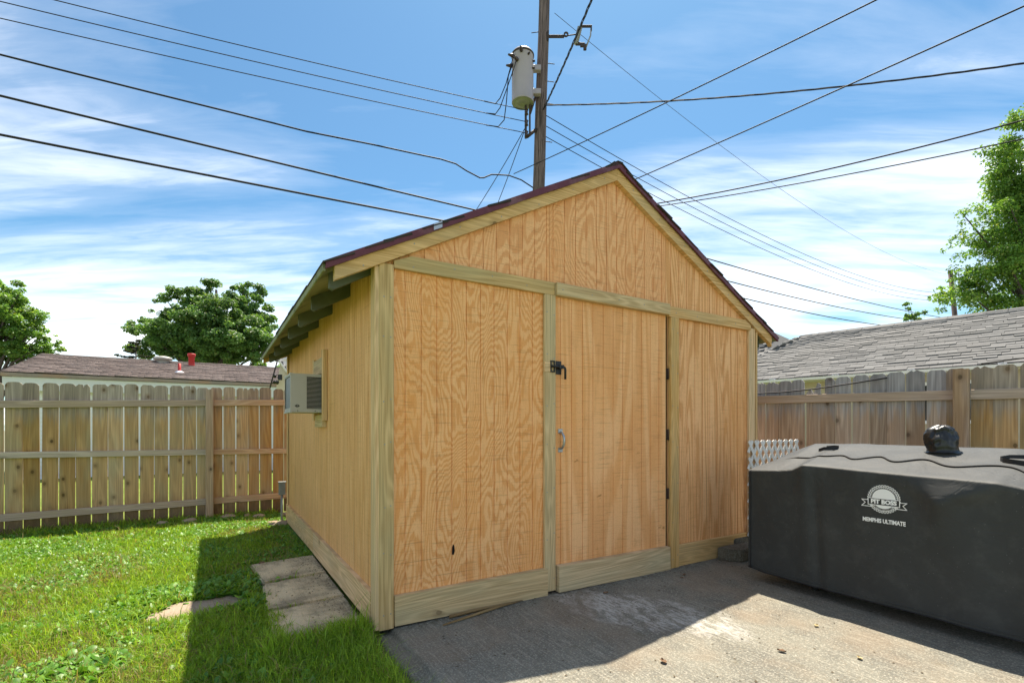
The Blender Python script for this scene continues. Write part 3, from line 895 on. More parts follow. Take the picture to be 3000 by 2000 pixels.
# nail and screw heads on the trim, joined
mb = MB()
def nail(u, z, v=-T - .0005, r_=0.0045):
    mb.lathe([(r_, 0), (r_, .0015), (0, .002)], 6, Matrix.Translation((u, v, z)) @ Matrix.Rotation(R(90), 4, 'X'), False)
for z in np.arange(0.12, 2.1, 0.31):
    nail(0.018 + random.uniform(0, .01), z + random.uniform(-.05, .05)); nail(0.062, z + random.uniform(-.05, .05))
    nail(1.18, z + random.uniform(-.05, .05)); nail(1.24, z + random.uniform(-.05, .05))
    nail(2.46, z + random.uniform(-.05, .05), -.0365); nail(2.52, z + random.uniform(-.05, .05), -.0365)
    nail(3.57, z + random.uniform(-.05, .05))
for u in np.arange(0.2, 1.2, 0.27):
    nail(u, 2.15 + random.uniform(-.02, .03)); nail(u + 1.1, 2.155, -.0505); nail(u + 2.3, 2.14, -.0375)
for u in np.arange(-.1, 3.7, 0.3):
    nail(u, deck_z(u) - .03 - random.uniform(0, .04), -.0405)
build(mb, 'nail_heads', M['nail'], shed, kind='stuff')
# knot hole low on the left sheet
mb = MB(); mb.prism([(0.462, 0.375), (0.475, 0.372), (0.482, 0.395), (0.478, 0.43), (0.470, 0.438), (0.464, 0.42)], lambda a, z, t: (a, t, z), -.0016, -.0004)
build(mb, 'knot_hole', M['ac_dark'], shed)

# air-conditioner trim frame
trim('vent_trim', (-0.042, 1.500, 1.235), 0.041, 0.058, 0.60, 'treated_yellow', 2)
trim('vent_trim', (-0.038, 1.560, 1.640), 0.037, 0.40, 0.14, 'treated', 1)
trim('vent_trim', (-0.038, 1.560, 1.180), 0.037, 0.34, 0.11, 'treated', 1)
trim('vent_trim', (-0.038, 1.965, 1.24), 0.037, 0.06, 0.56, 'treated_yellow', 2)

# ------------------------------------------------------------------ air conditioner
ac = thing('air_conditioner', 'beige window air conditioner sticking out of the shed side wall', 'air conditioner', W(-0.02, 1.57, 1.305), ANG)
# local: x = -u outwards negative, y along v, z up
AW, AL, AH = 0.262, 0.385, 0.322
mb = MB()
e = 0.0
lx0, lx1 = -AW + 0.125, -0.012                      # louver opening on the near face
lz0, lz1 = 0.030, 0.298
def acf(x, z, y=0.0): return (x, y, z)
for (x0, x1, z0, z1) in ((-AW, lx0, 0, AH), (lx0, lx1, 0, lz0), (lx0, lx1, lz1, AH), (lx1, 0.03, 0, AH)):
    mb.face([acf(x0, z0), acf(x1, z0), acf(x1, z1), acf(x0, z1)])
mb.face([(lx0, 0, lz0), (lx0, .02, lz0), (lx0, .02, lz1), (lx0, 0, lz1)]); mb.face([(lx1, 0, lz0), (lx1, 0, lz1), (lx1, .02, lz1), (lx1, .02, lz0)])
mb.face([(lx0, 0, lz0), (lx1, 0, lz0), (lx1, .02, lz0), (lx0, .02, lz0)]); mb.face([(lx0, 0, lz1), (lx0, .02, lz1), (lx1, .02, lz1), (lx1, 0, lz1)])
mb.face([(-AW, 0, AH), (0.03, 0, AH), (0.03, AL, AH), (-AW, AL, AH)])
mb.face([(-AW, 0, 0), (-AW, AL, 0), (0.03, AL, 0), (0.03, 0, 0)])
mb.face([(0.03, AL, 0), (-AW, AL, 0), (-AW, AL, AH), (0.03, AL, AH)])
# outer face with rim and recessed coil
rim = 0.02
for (y0, y1, z0, z1) in ((0, rim, 0, AH), (AL - rim, AL, 0, AH), (rim, AL - rim, 0, 0.035), (rim, AL - rim, AH - rim, AH)):
    mb.face([(-AW, y1, z0), (-AW, y0, z0), (-AW, y0, z1), (-AW, y1, z1)])
casing = build(mb, 'casing', M['ac'], ac)
mb = MB(); mb.face([(-AW + .008, rim, .035), (-AW + .008, rim, AH - rim), (-AW + .008, AL - rim, AH - rim), (-AW + .008, AL - rim, .035)])
build(mb, 'condenser_coil', M['ac_coil'], ac)
mb = MB(); mb.face([(lx0, .02, lz0), (lx1, .02, lz0), (lx1, .02, lz1), (lx0, .02, lz1)]); build(mb, 'louver_recess', M['ac_dark'], ac)
n = 24
slat = MB(); slat.prism([(0, 0), (0.0042, 0.001), (0.0042, 0.004), (0, 0.003)], lambda a, z, t: (t, a * 2, z), lx0, lx1)
sme = slat.mesh('louver_slat', M['ac'])
for k in range(n):
    o = link('louver_slat', sme, ac); o.location = (0, 0.001, lz0 + 0.006 + k * (lz1 - lz0 - 0.008) / n)
mb = MB(); mb.board((-AW - .004, -0.004, -0.006), 0.02, AL + .008, 0.020, 1, .003); mb.board((-AW - .003, -0.003, AH - .012), 0.02, AL + .006, 0.015, 1, .003)
build(mb, 'rim', M['ac'], ac)
# badge: ring with a bar
mb = MB(); Mb = Matrix.Translation((-AW + .052, -.0006, .052)) @ Matrix.Rotation(R(90), 4, 'X')
mb.lathe([(.013, 0), (.013, .001), (.0095, .001), (.0095, 0)], 18, Mb, False)
mb.board((-AW + .034, -.0022, .049), .036, .0015, .0065, 0, .0003)
build(mb, 'badge', M['ac_dark'], ac)
for (x, z) in ((-AW + .055, .012), (-.07, .012)):
    mb = MB(); mb.lathe([(.004, 0), (.004, .002), (0, .0025)], 8, Matrix.Translation((x, -.0005, z)) @ Matrix.Rotation(R(90), 4, 'X'), False)
    build(mb, 'screw', M['ac_dark'], ac)

# ------------------------------------------------------------------ conduit at the shed's back corner
cd = thing('conduit_stub', 'grey metal conduit with small outlet box at the shed back corner', 'conduit', W(-0.03, 4.16, -0.09), ANG)
mb = MB(); mb.tube([(-0.04, 0, 0), (-0.04, 0, 0.40)], 0.017, 10); build(mb, 'pipe', M['galv_dull'], cd)
mb = MB(); mb.board((-0.078, -0.035, 0.40), 0.078, 0.06, 0.165, 2, .006); build(mb, 'outlet_box', M['galv_dull'], cd)
mb = MB(); mb.board((-0.084, -0.042, 0.555), 0.092, 0.072, 0.014, 0, .003); build(mb, 'box_lid', M['galv_dull'], cd)

# ================================================================== FENCES
def picket_poly(w, h, style=0):
    c = min(0.032, w * .24); j = lambda s=0.004: random.uniform(-s, s)
    if style == 1:       # split top
        k = w * random.uniform(.4, .6)
        return [(0, 0), (w, 0), (w, h - c + j()), (w - c * .8, h + j()), (k + .008, h - .004 + j()), (k + .003, h - .05), (k - .004, h - .004), (c, h + j()), (0, h - c + j())]
    if style == 2:       # broken top
        return [(0, 0), (w, 0), (w, h - .15), (w * .72, h - .10), (w * .5, h - .16), (w * .2, h - .04 + j()), (0, h - .06)]
    if style == 4:       # one side split away at the top
        return [(0, 0), (w, 0), (w, h - .17), (w * .66, h - .165), (w * .64, h - .02), (w * .55, h), (c, h), (0, h - c)]
    if style == 3:       # ragged, weathered
        return [(0, 0), (w, 0), (w, h - c), (w * .83, h - .012 + j()), (w * .7, h - .002), (w * .58, h - .018 + j()), (w * .4, h), (w * .22, h - .015), (0, h - c * .8)]
    return [(0, 0), (w, 0), (w, h - c + j()), (w - c * .55, h - c * .28 + j(.002)), (w - c + j(), h + j(.003)), (w * .5, h + j(.003)), (c + j(), h + j(.003)), (c * .5, h - c * .3 + j(.002)), (0, h - c + j())]


def add_picket(parent, x, w, z0, h, mat, depth0, style=0, lean=0.0):
    mb_ = MB(); mb_.prism(picket_poly(w, h, style), lambda a, z, t: (a, t, z), 0.0, 0.016)
    o = build(mb_, 'picket', mat, parent)
    o.location = (x, depth0 + random.uniform(0, .003), z0); o.rotation_euler = (random.uniform(-.004, .004), lean, 0)
    return o


def rail(parent, p0, p1, h, t, mat):
    p0, p1 = Vector(p0), Vector(p1); d = p1 - p0
    mb_ = MB(); mb_.board((0, 0, -h / 2), d.length, t, h, 0, .004)
    o = build(mb_, 'rail', mat, parent); o.location = p0
    o.rotation_euler = (0, -math.atan2(d.z, math.hypot(d.x, d.y)), math.atan2(d.y, d.x))
    return o


# back fence: local x along U from the shed's left line, y = V
fl = thing('board_fence', 'weathered dog-ear board fence with three rails behind the lawn, left of the shed', 'fence', W(0, 5.15, 0), ANG)
zt = lambda u: 1.757 + 0.0165 * u        # top line
zb = lambda u: -0.075 + 0.004 * u
gaps = [-2.927, -2.766, -2.609, -2.452, -2.291, -2.14, -1.98, -1.819, -1.661, -1.502, -1.347, -1.187, -1.031, -0.875, -0.717, -0.562, -0.406, -0.256, -0.093, 0.056]
edges = [-2.927 - .157 * k for k in range(22, 0, -1)] + gaps + [0.056 + .156 * k for k in range(1, 26)]
for a, c_ in zip(edges, edges[1:]):
    gap = random.choice((0.009, 0.010, 0.012, 0.013)); md = (a + c_) / 2
    mt = M['picket'] if md < -0.9 else (M['picket_tan'] if md < -0.36 else M['picket_orange'])
    add_picket(fl, a + gap / 2, c_ - a - gap, zb(md) + random.uniform(-.01, .01), zt(md) - zb(md) + random.uniform(-.006, .006), mt, 0.0, 1 if random.random() < .14 else 0, random.uniform(-.006, .006))
for pu in (-6.0, -3.45, -0.878, 1.70, 4.2):
    mb = MB(); mb.board((0, 0, 0), 0.092, 0.092, 1.80, 2, .006)
    o = build(mb, 'post', M['post'], fl); o.location = (pu - .046, -0.132, -0.10)
segs = [(-6.0, -3.45), (-3.45, -0.878), (-0.878, 1.70), (1.70, 4.2)]
for (a, c_) in segs:
    for (base, h) in ((1.575 , .088), (0.878, .075), (0.206, .085)):
        mt = M['rail_grey'] if c_ < -.5 else M['rail_orange']
        a2 = a + .047; c2 = c_ - .047
        s_ = {1.575: .034, .878: -.007, .206: .016}[base]
        rail(fl, (a2, -0.040, base - .04 + s_ * (a2 + .45)), (c2, -0.040, base - .04 + s_ * (c2 + .45)), h, 0.038, mt)

# right fence
AF = R(40); DF = Vector((-math.sin(AF), math.cos(AF), 0))
FR = Vector((3.92, 4.52, 0))
fr_ = thing('board_fence', 'grey-brown board fence with broken picket tops behind the covered grill', 'fence', FR, AF + R(90))
# local x along DF (away from camera), local +y = towards the yard? (rotate: x->DF, y->-normal)
sg = [1.622, 1.518, 1.375, 1.231, 1.092, .948, .803, .659, .514, .367, .22, .072, -.076]
ed = sorted([1.622 + .146 * k for k in range(1, 24)] + sg + [-.225, -.375, -.533] + [-.533 - .152 * k for k in range(1, 18)])
for a, c_ in zip(ed, ed[1:]):
    gap = random.choice((0.006, 0.008, 0.010)); md = (a + c_) / 2
    st = 0
    if 1.37 < md < 1.6: st = 3
    if 0.94 < md < 1.09: st = 2
    elif random.random() < .2: st = 3
    w_ = c_ - a - gap
    if 0.80 < md < 0.94: st = 4
    zt_ = 1.715 - 0.012 * max(0, md - .5)
    add_picket(fr_, a + gap / 2, w_, -0.10, zt_ + .10 + random.uniform(-.008, .008), M['picket_brown'] if md > -.15 else M['picket'], -0.016, st, random.uniform(-.006, .006))
for ps in (-0.187, -2.65, 2.30):
    mb = MB(); mb.board((0, 0, 0), 0.105, 0.095, 1.80, 2, .006)
    o = build(mb, 'post', M['post'], fr_); o.location = (ps - .052, 0.036, -0.11)
for (a, c_) in ((-2.6, -.240), (-.133, 2.25), (2.35, 4.6)):
    for (b0, sl_, h) in ((1.472, .019, .088), (0.865, .012, .085), (0.22, .012, .085)):
        rail(fr_, (a, 0.0, b0 + sl_ * a), (c_, 0.0, b0 + sl_ * c_), h, 0.036, M['rail_grey'] if c_ < 0 else M['rail_grey'])
# cable slung along the right fence
def cable(name, label, cat, pts, r, mat, group=None, n=6):
    mb_ = MB(); mb_.tube(pts, r * .86, n)
    o = build(mb_, name, mat, None)
    o['label'] = label; o['category'] = cat
    if group: o['group'] = group
    return o


def fpt(s, z, off):
    p = FR + DF * s + Vector((-math.cos(AF), -math.sin(AF), 0)) * off
    return (p.x, p.y, z)


cable('cable', 'thin black cable drooping along the top of the right fence', 'cable',
      [fpt(2.2, 1.60, .06), fpt(1.65, 1.574, .06), fpt(1.30, 1.576, .05), fpt(1.0, 1.592, .05), fpt(.7, 1.622, .05), fpt(.36, 1.664, .02)], 0.008, M['wire'])
cable('cable', 'thin black cable leaving the right fence towards the gray roof', 'cable',
      [fpt(-.30, 1.74, -.05), fpt(-.7, 1.80, -.3), fpt(-1.4, 1.90, -.8)], 0.007, M['wire'])

# ================================================================== COVERED GRILL
gr = thing('covered_grill', 'large barbecue under a dark gray fabric cover with white printed emblem', 'grill', W(0, 0, 0), ANG)
VL, VR = -0.545, -2.47


def lerp_tab(tab, x):
    if x >= tab[0][0]: return tab[0][1]
    for (a, p), (b_, q_) in zip(tab, tab[1:]):
        if x >= b_:
            t = (a - x) / (a - b_); return p + (q_ - p) * t
    return tab[-1][1]


def sstep(a, b_, x):
    t = min(1, max(0, (x - a) / (b_ - a))); return t * t * (3 - 2 * t)


CREASE = [(-0.50, .845), (-0.56, .853), (-0.80, .868), (-0.88, .880), (-0.955, .918), (-1.10, .914), (-1.37, .903), (-1.69, .893), (-1.955, .886), (-2.06, .866), (-2.25, .820), (-2.47, .79)]
def crease_z(v): return lerp_tab(CREASE, v)
TOPB = [(-0.30, .835), (-0.50, .875), (-0.64, .965), (-0.79, 1.046), (-1.0, 1.052), (-1.9, 1.046), (-2.06, 1.02), (-2.25, .90), (-2.47, .80)]
def back_z(v): return lerp_tab(TOPB, v)
def hem_z(v): return 0.076 + 0.004 * math.sin(v * 7.0) + 0.022 * sstep(-.70, -.5, v)


def front_u(v, z, zc):
    """vertical front cloth with soft folds"""
    h = max(0, (zc - z) / zc)
    u = 2.722
    u += 0.016 * h * (1 - .6 * h) * math.sin(v * 6.5 + 1.0) + 0.020 * h * (1 - .7 * h) * math.sin(v * 15.0 + 2 * math.sin(v * 3)) + 0.007 * mnoise.noise((v * 5, z * 2.5, 2.0))
    u -= 0.020 * math.exp(-((v + 0.965) / 0.05) ** 2) * math.exp(-h * 3.5)               # corner of the grill body under the cloth
    u += 0.012 * math.exp(-((v + 1.02 + 0.05 * h) / 0.035) ** 2) * sstep(0, .3, h)
    # handle pressing the cloth out below the crease: flat facet above it, drape below
    ax, az = -1.72, 0.750
    dv = abs(v - ax)
    if z > az:
        t = min(1.0, (z - az) / (zc - az)); half = 0.245 * t
        p_ = 0.075 * (1 - t)
        if dv > half:
            p_ *= math.exp(-((dv - half) / 0.085) ** 2)
        u -= p_
    else:
        u -= 0.075 * math.exp(-(dv / (0.085 + .10 * (az - z))) ** 2) * (.28 + .72 * math.exp(-(az - z) / .10))
    # logo field kept flat
    w = math.exp(-(((v + 1.45) / 0.20) ** 4)) * math.exp(-(((z - .70) / 0.17) ** 4))
    return u * (1 - w) + 2.716 * w


NVc = 170
stations = [VL + (VR - VL) * k / NVc for k in range(NVc + 1)]


def profile(i, v):
    zc, zb_, hz = crease_z(v), back_z(v - 0.0), hem_z(v)
    pts = []
    for k in range(27):
        t = k / 26; z = hz + (zc - 0.018 - hz) * t
        pts.append((front_u(v, z, zc), z))
    uf = front_u(v, zc - 0.018, zc)
    for a in (20, 45, 70):
        pts.append((uf + 0.030 * (1 - math.cos(R(a))), zc - 0.018 + 0.018 * math.sin(R(a))))
    ub = 3.36; u0 = uf + 0.034
    # piping ledge at about u = 3.02
    for k in range(1, 21):
        t = k / 20; u = u0 + (ub - u0) * t
        z = zc + (zb_ - zc) * (1.18 * t - 0.18 * t * t)
        z += 0.006 * math.sin(v * 9 + t * 4) * math.sin(math.pi * t) + 0.004 * mnoise.noise((v * 7, t * 4, 5.0))
        pts.append((u, z))
    for a in (30, 60, 90):
        pts.append((ub + 0.03 * math.sin(R(a)), zb_ - 0.03 * (1 - math.cos(R(a)))))
    for k in range(1, 11):
        pts.append((ub + 0.032, zb_ - 0.03 + (hz - zb_ + .03) * k / 10))
    return pts


grid = []
for i, v in enumerate(stations):
    pr = profile(i, v)
    row = []
    for (u, z) in pr:
        sk = (u - 2.72) * 0.36 * sstep(-1.1, -.55, v)       # left end runs back and away a little
        row.append((u, v + sk * 0.55, z))
    grid.append(row)
NP = len(grid[0])
verts = np.array([p for row in grid for p in row])
faces = np.array([(i * NP + k, (i + 1) * NP + k, (i + 1) * NP + k + 1, i * NP + k + 1) for i in range(NVc) for k in range(NP - 1)])
cover = link('cover', np_mesh('cover', verts, faces, M['cloth'], smooth=True), gr)
mb = MB()
for row in (grid[0], grid[-1]):
    c0 = Vector((3.04, row[0][1], 0.3))
    for p, q2 in zip(row, row[1:]):
        mb.face([p, q2, c0])
build(mb, 'end_panel', M['cloth'], gr)
# hem band
mb = MB(); mb.tube([(row[0][0] - .001, row[0][1], row[0][2] + .003) for row in grid[::2]], 0.0045, 6); build(mb, 'hem', M['cloth_black'], gr)
mb = MB(); mb.tube([(row[1][0] - .001, row[1][1], row[1][2] - .004) for row in grid[::2]], 0.0025, 5); build(mb, 'hem_stitching', M['cloth'], gr)


def top_pt(v, u):
    pr = profile(0, v)
    best = None
    for (a, b_) in zip(pr[28:52], pr[29:53]):
        if a[0] <= u <= b_[0]:
            t = (u - a[0]) / (b_[0] - a[0] + 1e-9); return Vector((u, v, a[1] + (b_[1] - a[1]) * t))
    return Vector((u, v, pr[48][1]))


# piping seam with a scalloped flap
pp = []
for k in range(140):
    v = -0.66 - 1.62 * k / 139
    u = 2.975 + (0.042 * math.sin((v + .2) * 21.0 + 1.3 * math.sin(v * 5)) - .01) * sstep(-.85, -1.1, v)
    u += -0.10 * sstep(-1.80, -2.2, v)
    p = top_pt(v, u); p.z += 0.005
    pp.append(p)
mb = MB(); mb.tube(pp, 0.0058, 6); build(mb, 'piping', M['cloth_black'], gr)
# thin flap above the piping (proud cloth layer)
mb = MB()
for p, q2 in zip(pp, pp[1:]):
    a, b_ = top_pt(p.y, p.x + .10), top_pt(q2.y, q2.x + .10)
    a.z += .002; b_.z += .002
    mb.face([p + Vector((0, 0, .003)), q2 + Vector((0, 0, .003)), b_, a], None, True)
build(mb, 'flap', M['cloth'], gr)
# left end piping running down the front corner
mb = MB(); mb.tube([(grid[2][k][0] - .003, grid[2][k][1] + .004, grid[2][k][2]) for k in range(0, 29)], 0.004, 6); build(mb, 'piping', M['cloth_black'], gr)
# chimney hood: crumpled vinyl cap on the cover
hood_c = top_pt(-1.585, 3.20)
mb = MB(); NS = 30; prof_h = [(0.098, 0.0), (0.084, 0.005), (0.078, 0.02), (0.080, 0.06), (0.083, 0.095), (0.075, 0.128), (0.057, 0.152), (0.034, 0.167), (0.010, 0.173)]
rings = []
pf_ = []
for (a_, b_) in zip(prof_h, prof_h[1:]):
    for t in (0, .33, .66):
        pf_.append((a_[0] + (b_[0] - a_[0]) * t, a_[1] + (b_[1] - a_[1]) * t))
pf_.append(prof_h[-1]); NS = 56
for j, (r_, z) in enumerate(pf_):
    ring = []
    for k in range(NS):
        a = 2 * math.pi * k / NS
        k_ = min(1, z / .07)
        fold = 0.022 * math.exp(-((z - .105 - .030 * math.cos(a * 1.0 - 3.6)) / .018) ** 2) * max(0, math.cos(a - 3.9))
        cr_ = k_ * (0.018 * mnoise.noise((math.cos(a) * 1.6, math.sin(a) * 1.6, z * 14)) + 0.008 * (1 - abs(mnoise.noise((math.cos(a) * 3.5, math.sin(a) * 3.5, z * 26))) * 3)) - fold
        rr = max(.004, r_ + cr_)
        dz = 0.016 * mnoise.noise((math.cos(a) * 1.5 + 4, math.sin(a) * 1.5, 9)) * k_
        ring.append(Vector((hood_c.x + rr * math.cos(a) * .95, hood_c.y + rr * math.sin(a) + .012 * k_, hood_c.z - .004 + z + dz)))
    rings.append(ring)
for r0, r1 in zip(rings, rings[1:]):
    for k in range(NS):
        k2 = (k + 1) % NS
        mb.face([r0[k], r0[k2], r1[k2], r1[k]], None, True)
mb.face(rings[-1])
build(mb, 'chimney_hood', M['vinyl'], gr)


def strap(pts, w=0.032):
    mb_ = MB()
    for (p, q2) in zip(pts, pts[1:]):
        p, q2 = Vector(p), Vector(q2); s = Vector((w * .2, 0, w))
        mb_.face([p, q2, q2 + s, p + s], None, True)
        n_ = Vector((.003, 0.001, 0))
        mb_.face([p + n_, p + s + n_, q2 + s + n_, q2 + n_], None, True)
    return build(mb_, 'carry_loop', M['cloth_black'], gr)


b0 = top_pt(-0.90, 3.17)
strap([(b0.x - .05, -0.86, b0.z - .02), (b0.x - .055, -0.90, b0.z - .005), (b0.x - .05, -0.955, b0.z - .002), (b0.x - .01, -0.975, b0.z), (b0.x + .04, -.96, b0.z + .005), (b0.x + .05, -0.92, b0.z + .006), (b0.x + .045, -.87, b0.z)], .026)
b0 = top_pt(-1.93, 3.08)
strap([(b0.x + .10, -2.04, b0.z + .012), (b0.x + .11, -1.97, b0.z + .014), (b0.x + .08, -1.90, b0.z + .012), (b0.x + .02, -1.875, b0.z + .004), (b0.x - .03, -1.90, b0.z - .004), (b0.x - .05, -1.96, b0.z - .010), (b0.x - .06, -2.03, b0.z - .018)], .030)
# casters
for (u, v) in ((2.90, -0.95), (3.22, -0.72), (2.90, -2.2)):
    mb = MB(); Mc = Matrix.Translation((u, v, 0.0405)) @ Matrix.Rotation(R(90), 4, 'X')
    mb.lathe([(0, -.016), (.030, -.016), (.039, -.010), (.040, 0), (.039, .010), (.030, .016), (0, .016)], 20, Mc)
    cw = build(mb, 'caster', M['caster'], gr)
    mb = MB(); mb.board((u - .012, v - .022, .06), .024, .044, .075, 2, .003); build(mb, 'fork', M['caster'], cw)

# printed emblem on the front (x' runs towards -v, y' up)
def decal(name, polys, parent=gr, mat='print', du=0.0, origin=(2.7105, -1.447, 0.733)):
    mb_ = MB()
    for poly in polys:
        mb_.face([(origin[0] - du, origin[1] - x, origin[2] + y) for x, y in poly])
    return build(mb_, name, M[mat], parent, weld=False)


def ring_polys(fo, fi, n, a0=0, a1=360):
    out = []
    for k in range(n):
        p, q2 = R(a0 + (a1 - a0) * k / n), R(a0 + (a1 - a0) * (k + 1) / n)
        out.append([(fi(p) * math.cos(p), fi(p) * math.sin(p)), (fo(p) * math.cos(p), fo(p) * math.sin(p)), (fo(q2) * math.cos(q2), fo(q2) * math.sin(q2)), (fi(q2) * math.cos(q2), fi(q2) * math.sin(q2))])
    return out


NT = 36
def zig(r0, r1):
    def f_(a):
        t = (math.degrees(a) / 360 * NT) % 1.0
        return r0 + (r1 - r0) * (1 - abs(2 * t - 1))
    return f_
emblem = decal('emblem_ring', ring_polys(zig(.0815, .090), zig(.0765, .0845), NT * 4) + ring_polys(lambda a: .0760, lambda a: .0722, 72))
# inner disc: upper dome and lower lens
def disc(r_, a0, a1, n=40):
    return [[(r_ * math.cos(R(a0 + (a1 - a0) * k / n)), r_ * math.sin(R(a0 + (a1 - a0) * k / n))) for k in range(n + 1)]]
decal('emblem_disc', disc(.0625, 2, 178) + disc(.0600, 212, 328), emblem)
star = []
for k in range(19):
    a = R(12 + 156 * k / 18); c0 = (.068 * math.cos(a), .068 * math.sin(a))
    star.append([(c0[0] + .0026 * math.cos(R(t_)), c0[1] + .0026 * math.sin(R(t_))) for t_ in range(0, 360, 60)])
decal('emblem_stars', star, emblem)
def outline(poly, w):
    out = []
    cx_, cy_ = sum(p[0] for p in poly) / len(poly), sum(p[1] for p in poly) / len(poly)
    for p, q2 in zip(poly, poly[1:] + poly[:1]):
        d = Vector((q2[0] - p[0], q2[1] - p[1])); d.normalize(); n_ = Vector((-d.y, d.x)) * w / 2; e_ = d * w / 2
        out.append([(p[0] - n_.x - e_.x, p[1] - n_.y - e_.y), (q2[0] - n_.x + e_.x, q2[1] - n_.y + e_.y), (q2[0] + n_.x + e_.x, q2[1] + n_.y + e_.y), (p[0] + n_.x - e_.x, p[1] + n_.y - e_.y)])
    return out
box = [(-.083, -.040), (.083, -.040), (.083, .002), (-.083, .002)]
decal('banner', [[(-.083, -.040), (.083, -.040), (.083, .002), (-.083, .002)]], emblem, 'cloth', .0010)
decal('banner_frame', outline(box, .0042), emblem, 'print', .0016)
for s in (-1, 1):
    rib = [(s * .085, -.012), (s * .119, -.012), (s * .099, -.030), (s * .119, -.052), (s * .060, -.052), (s * .085, -.040)]
    decal('ribbon', outline(rib[:5], .0040), emblem, 'print', .0004)
decal('arc_band', ring_polys(lambda a: .0720, lambda a: .0615, 30, 214, 326), emblem, 'cloth', .0006)


def text(body, size, x, y, name, parent, bold=0.0, sx=1.0, rot=0.0, du=.0022, shear=0.0, origin=(2.7105, -1.447, 0.733)):
    cu_ = bpy.data.curves.new(name, 'FONT'); cu_.body = body; cu_.size = size; cu_.align_x = 'CENTER'; cu_.align_y = 'CENTER'
    cu_.offset = bold; cu_.extrude = 0.0001; cu_.resolution_u = 3
    cu_.materials.append(M['print'])
    o = bpy.data.objects.new(name, cu_); COL.objects.link(o); o.parent = parent
    cr_, sr_ = math.cos(rot), math.sin(rot)
    ex = Vector((0, -cr_ * sx, sr_ * sx)); ey = Vector((0, sr_, cr_)); ez = Vector((-1, 0, 0))
    p = Vector((origin[0] - du, origin[1] - x, origin[2] + y))
    o.matrix_local = Matrix(((ex.x, ey.x, ez.x, p.x), (ex.y, ey.y, ez.y, p.y), (ex.z, ey.z, ez.z, p.z), (0, 0, 0, 1)))
    return o


text('PIT BOSS', .0345, 0, -.0190, 'emblem_lettering', emblem, .0019, 1.0)
text('MEMPHIS ULTIMATE', .0345, 0, -.137, 'model_lettering', gr, .0014, 0.74)
arc = 'PITBOSS-GRILLS.COM'
letters = []
for k, ch in enumerate(arc):
    a = R(222 + (318 - 222) * k / (len(arc) - 1))
    letters.append(text(ch, .0085, .0668 * math.cos(a), .0668 * math.sin(a), 'arc_letter', emblem, .0002, 1.0, a + math.pi / 2))
bpy.context.view_layer.update()
dg = bpy.context.evaluated_depsgraph_get()
bmj = bmesh.new()
for o in letters:
    tm = bpy.data.meshes.new_from_object(o.evaluated_get(dg)); tm.transform(o.matrix_local); bmj.from_mesh(tm); bpy.data.meshes.remove(tm)
for o in letters:
    bpy.data.objects.remove(o)
lm = bpy.data.meshes.new('arc_lettering'); bmj.to_mesh(lm); bmj.free(); lm.materials.append(M['print'])
link('arc_lettering', lm, emblem)
for o in [o for o in COL.objects if o.type == 'FONT']:              # lettering as plain meshes
    tm = bpy.data.meshes.new_from_object(o.evaluated_get(dg)); nm, par, mt = o.name, o.parent, o.matrix_local.copy()
    tm.materials.clear(); tm.materials.append(M['print'])
    bpy.data.objects.remove(o)
    n_o = link(nm, tm, par); n_o.matrix_local = mt

# ================================================================== SMALL THINGS BY THE SHED
lat = thing('lattice_panel', 'white lattice panel standing between the shed corner and the covered grill', 'lattice', W(3.50, -0.045, 0.15), ANG)
LW, LH = 0.86, 0.90
sw_ = 0.034; pitch = 0.098
for sgn in (1, -1):
    k = -12
    while k < 22:
        x0 = k * pitch
        k += 1
        # slat line x = x0 + sgn * z * 0.55
        m_ = 0.62
        def clip(za, zb_):
            return None
        pts = []
        for z in (0.0, LH):
            pts.append((x0 + sgn * m_ * (z - (0 if sgn > 0 else LH)), z))
        (xa, za), (xb, zb2) = pts
        # clip to 0..LW
        t0, t1 = 0.0, 1.0
        dx = xb - xa
        for lim, s2 in ((0.0, 1), (LW, -1)):
            fa, fb = s2 * (xa - lim), s2 * (xb - lim)
            if fa < 0 and fb < 0: t0, t1 = 1, 0; break
            if fa < 0: t0 = max(t0, fa / (fa - fb))
            elif fb < 0: t1 = min(t1, fa / (fa - fb))
        if t1 - t0 < 0.06: continue
        A_ = (xa + dx * t0, LH * t0); B_ = (xa + dx * t1, LH * t1)
        L_ = math.hypot(B_[0] - A_[0], B_[1] - A_[1]); an = math.atan2(B_[1] - A_[1], B_[0] - A_[0])
        mb = MB(); mb.board((0, -0.003, -sw_ / 2), L_, 0.006, sw_, 0, .001)
        o = build(mb, 'slat', M['white_plastic'], lat); o.location = (A_[0], 0.004 if sgn > 0 else -0.004, A_[1]); o.rotation_euler = (0, -an, 0)

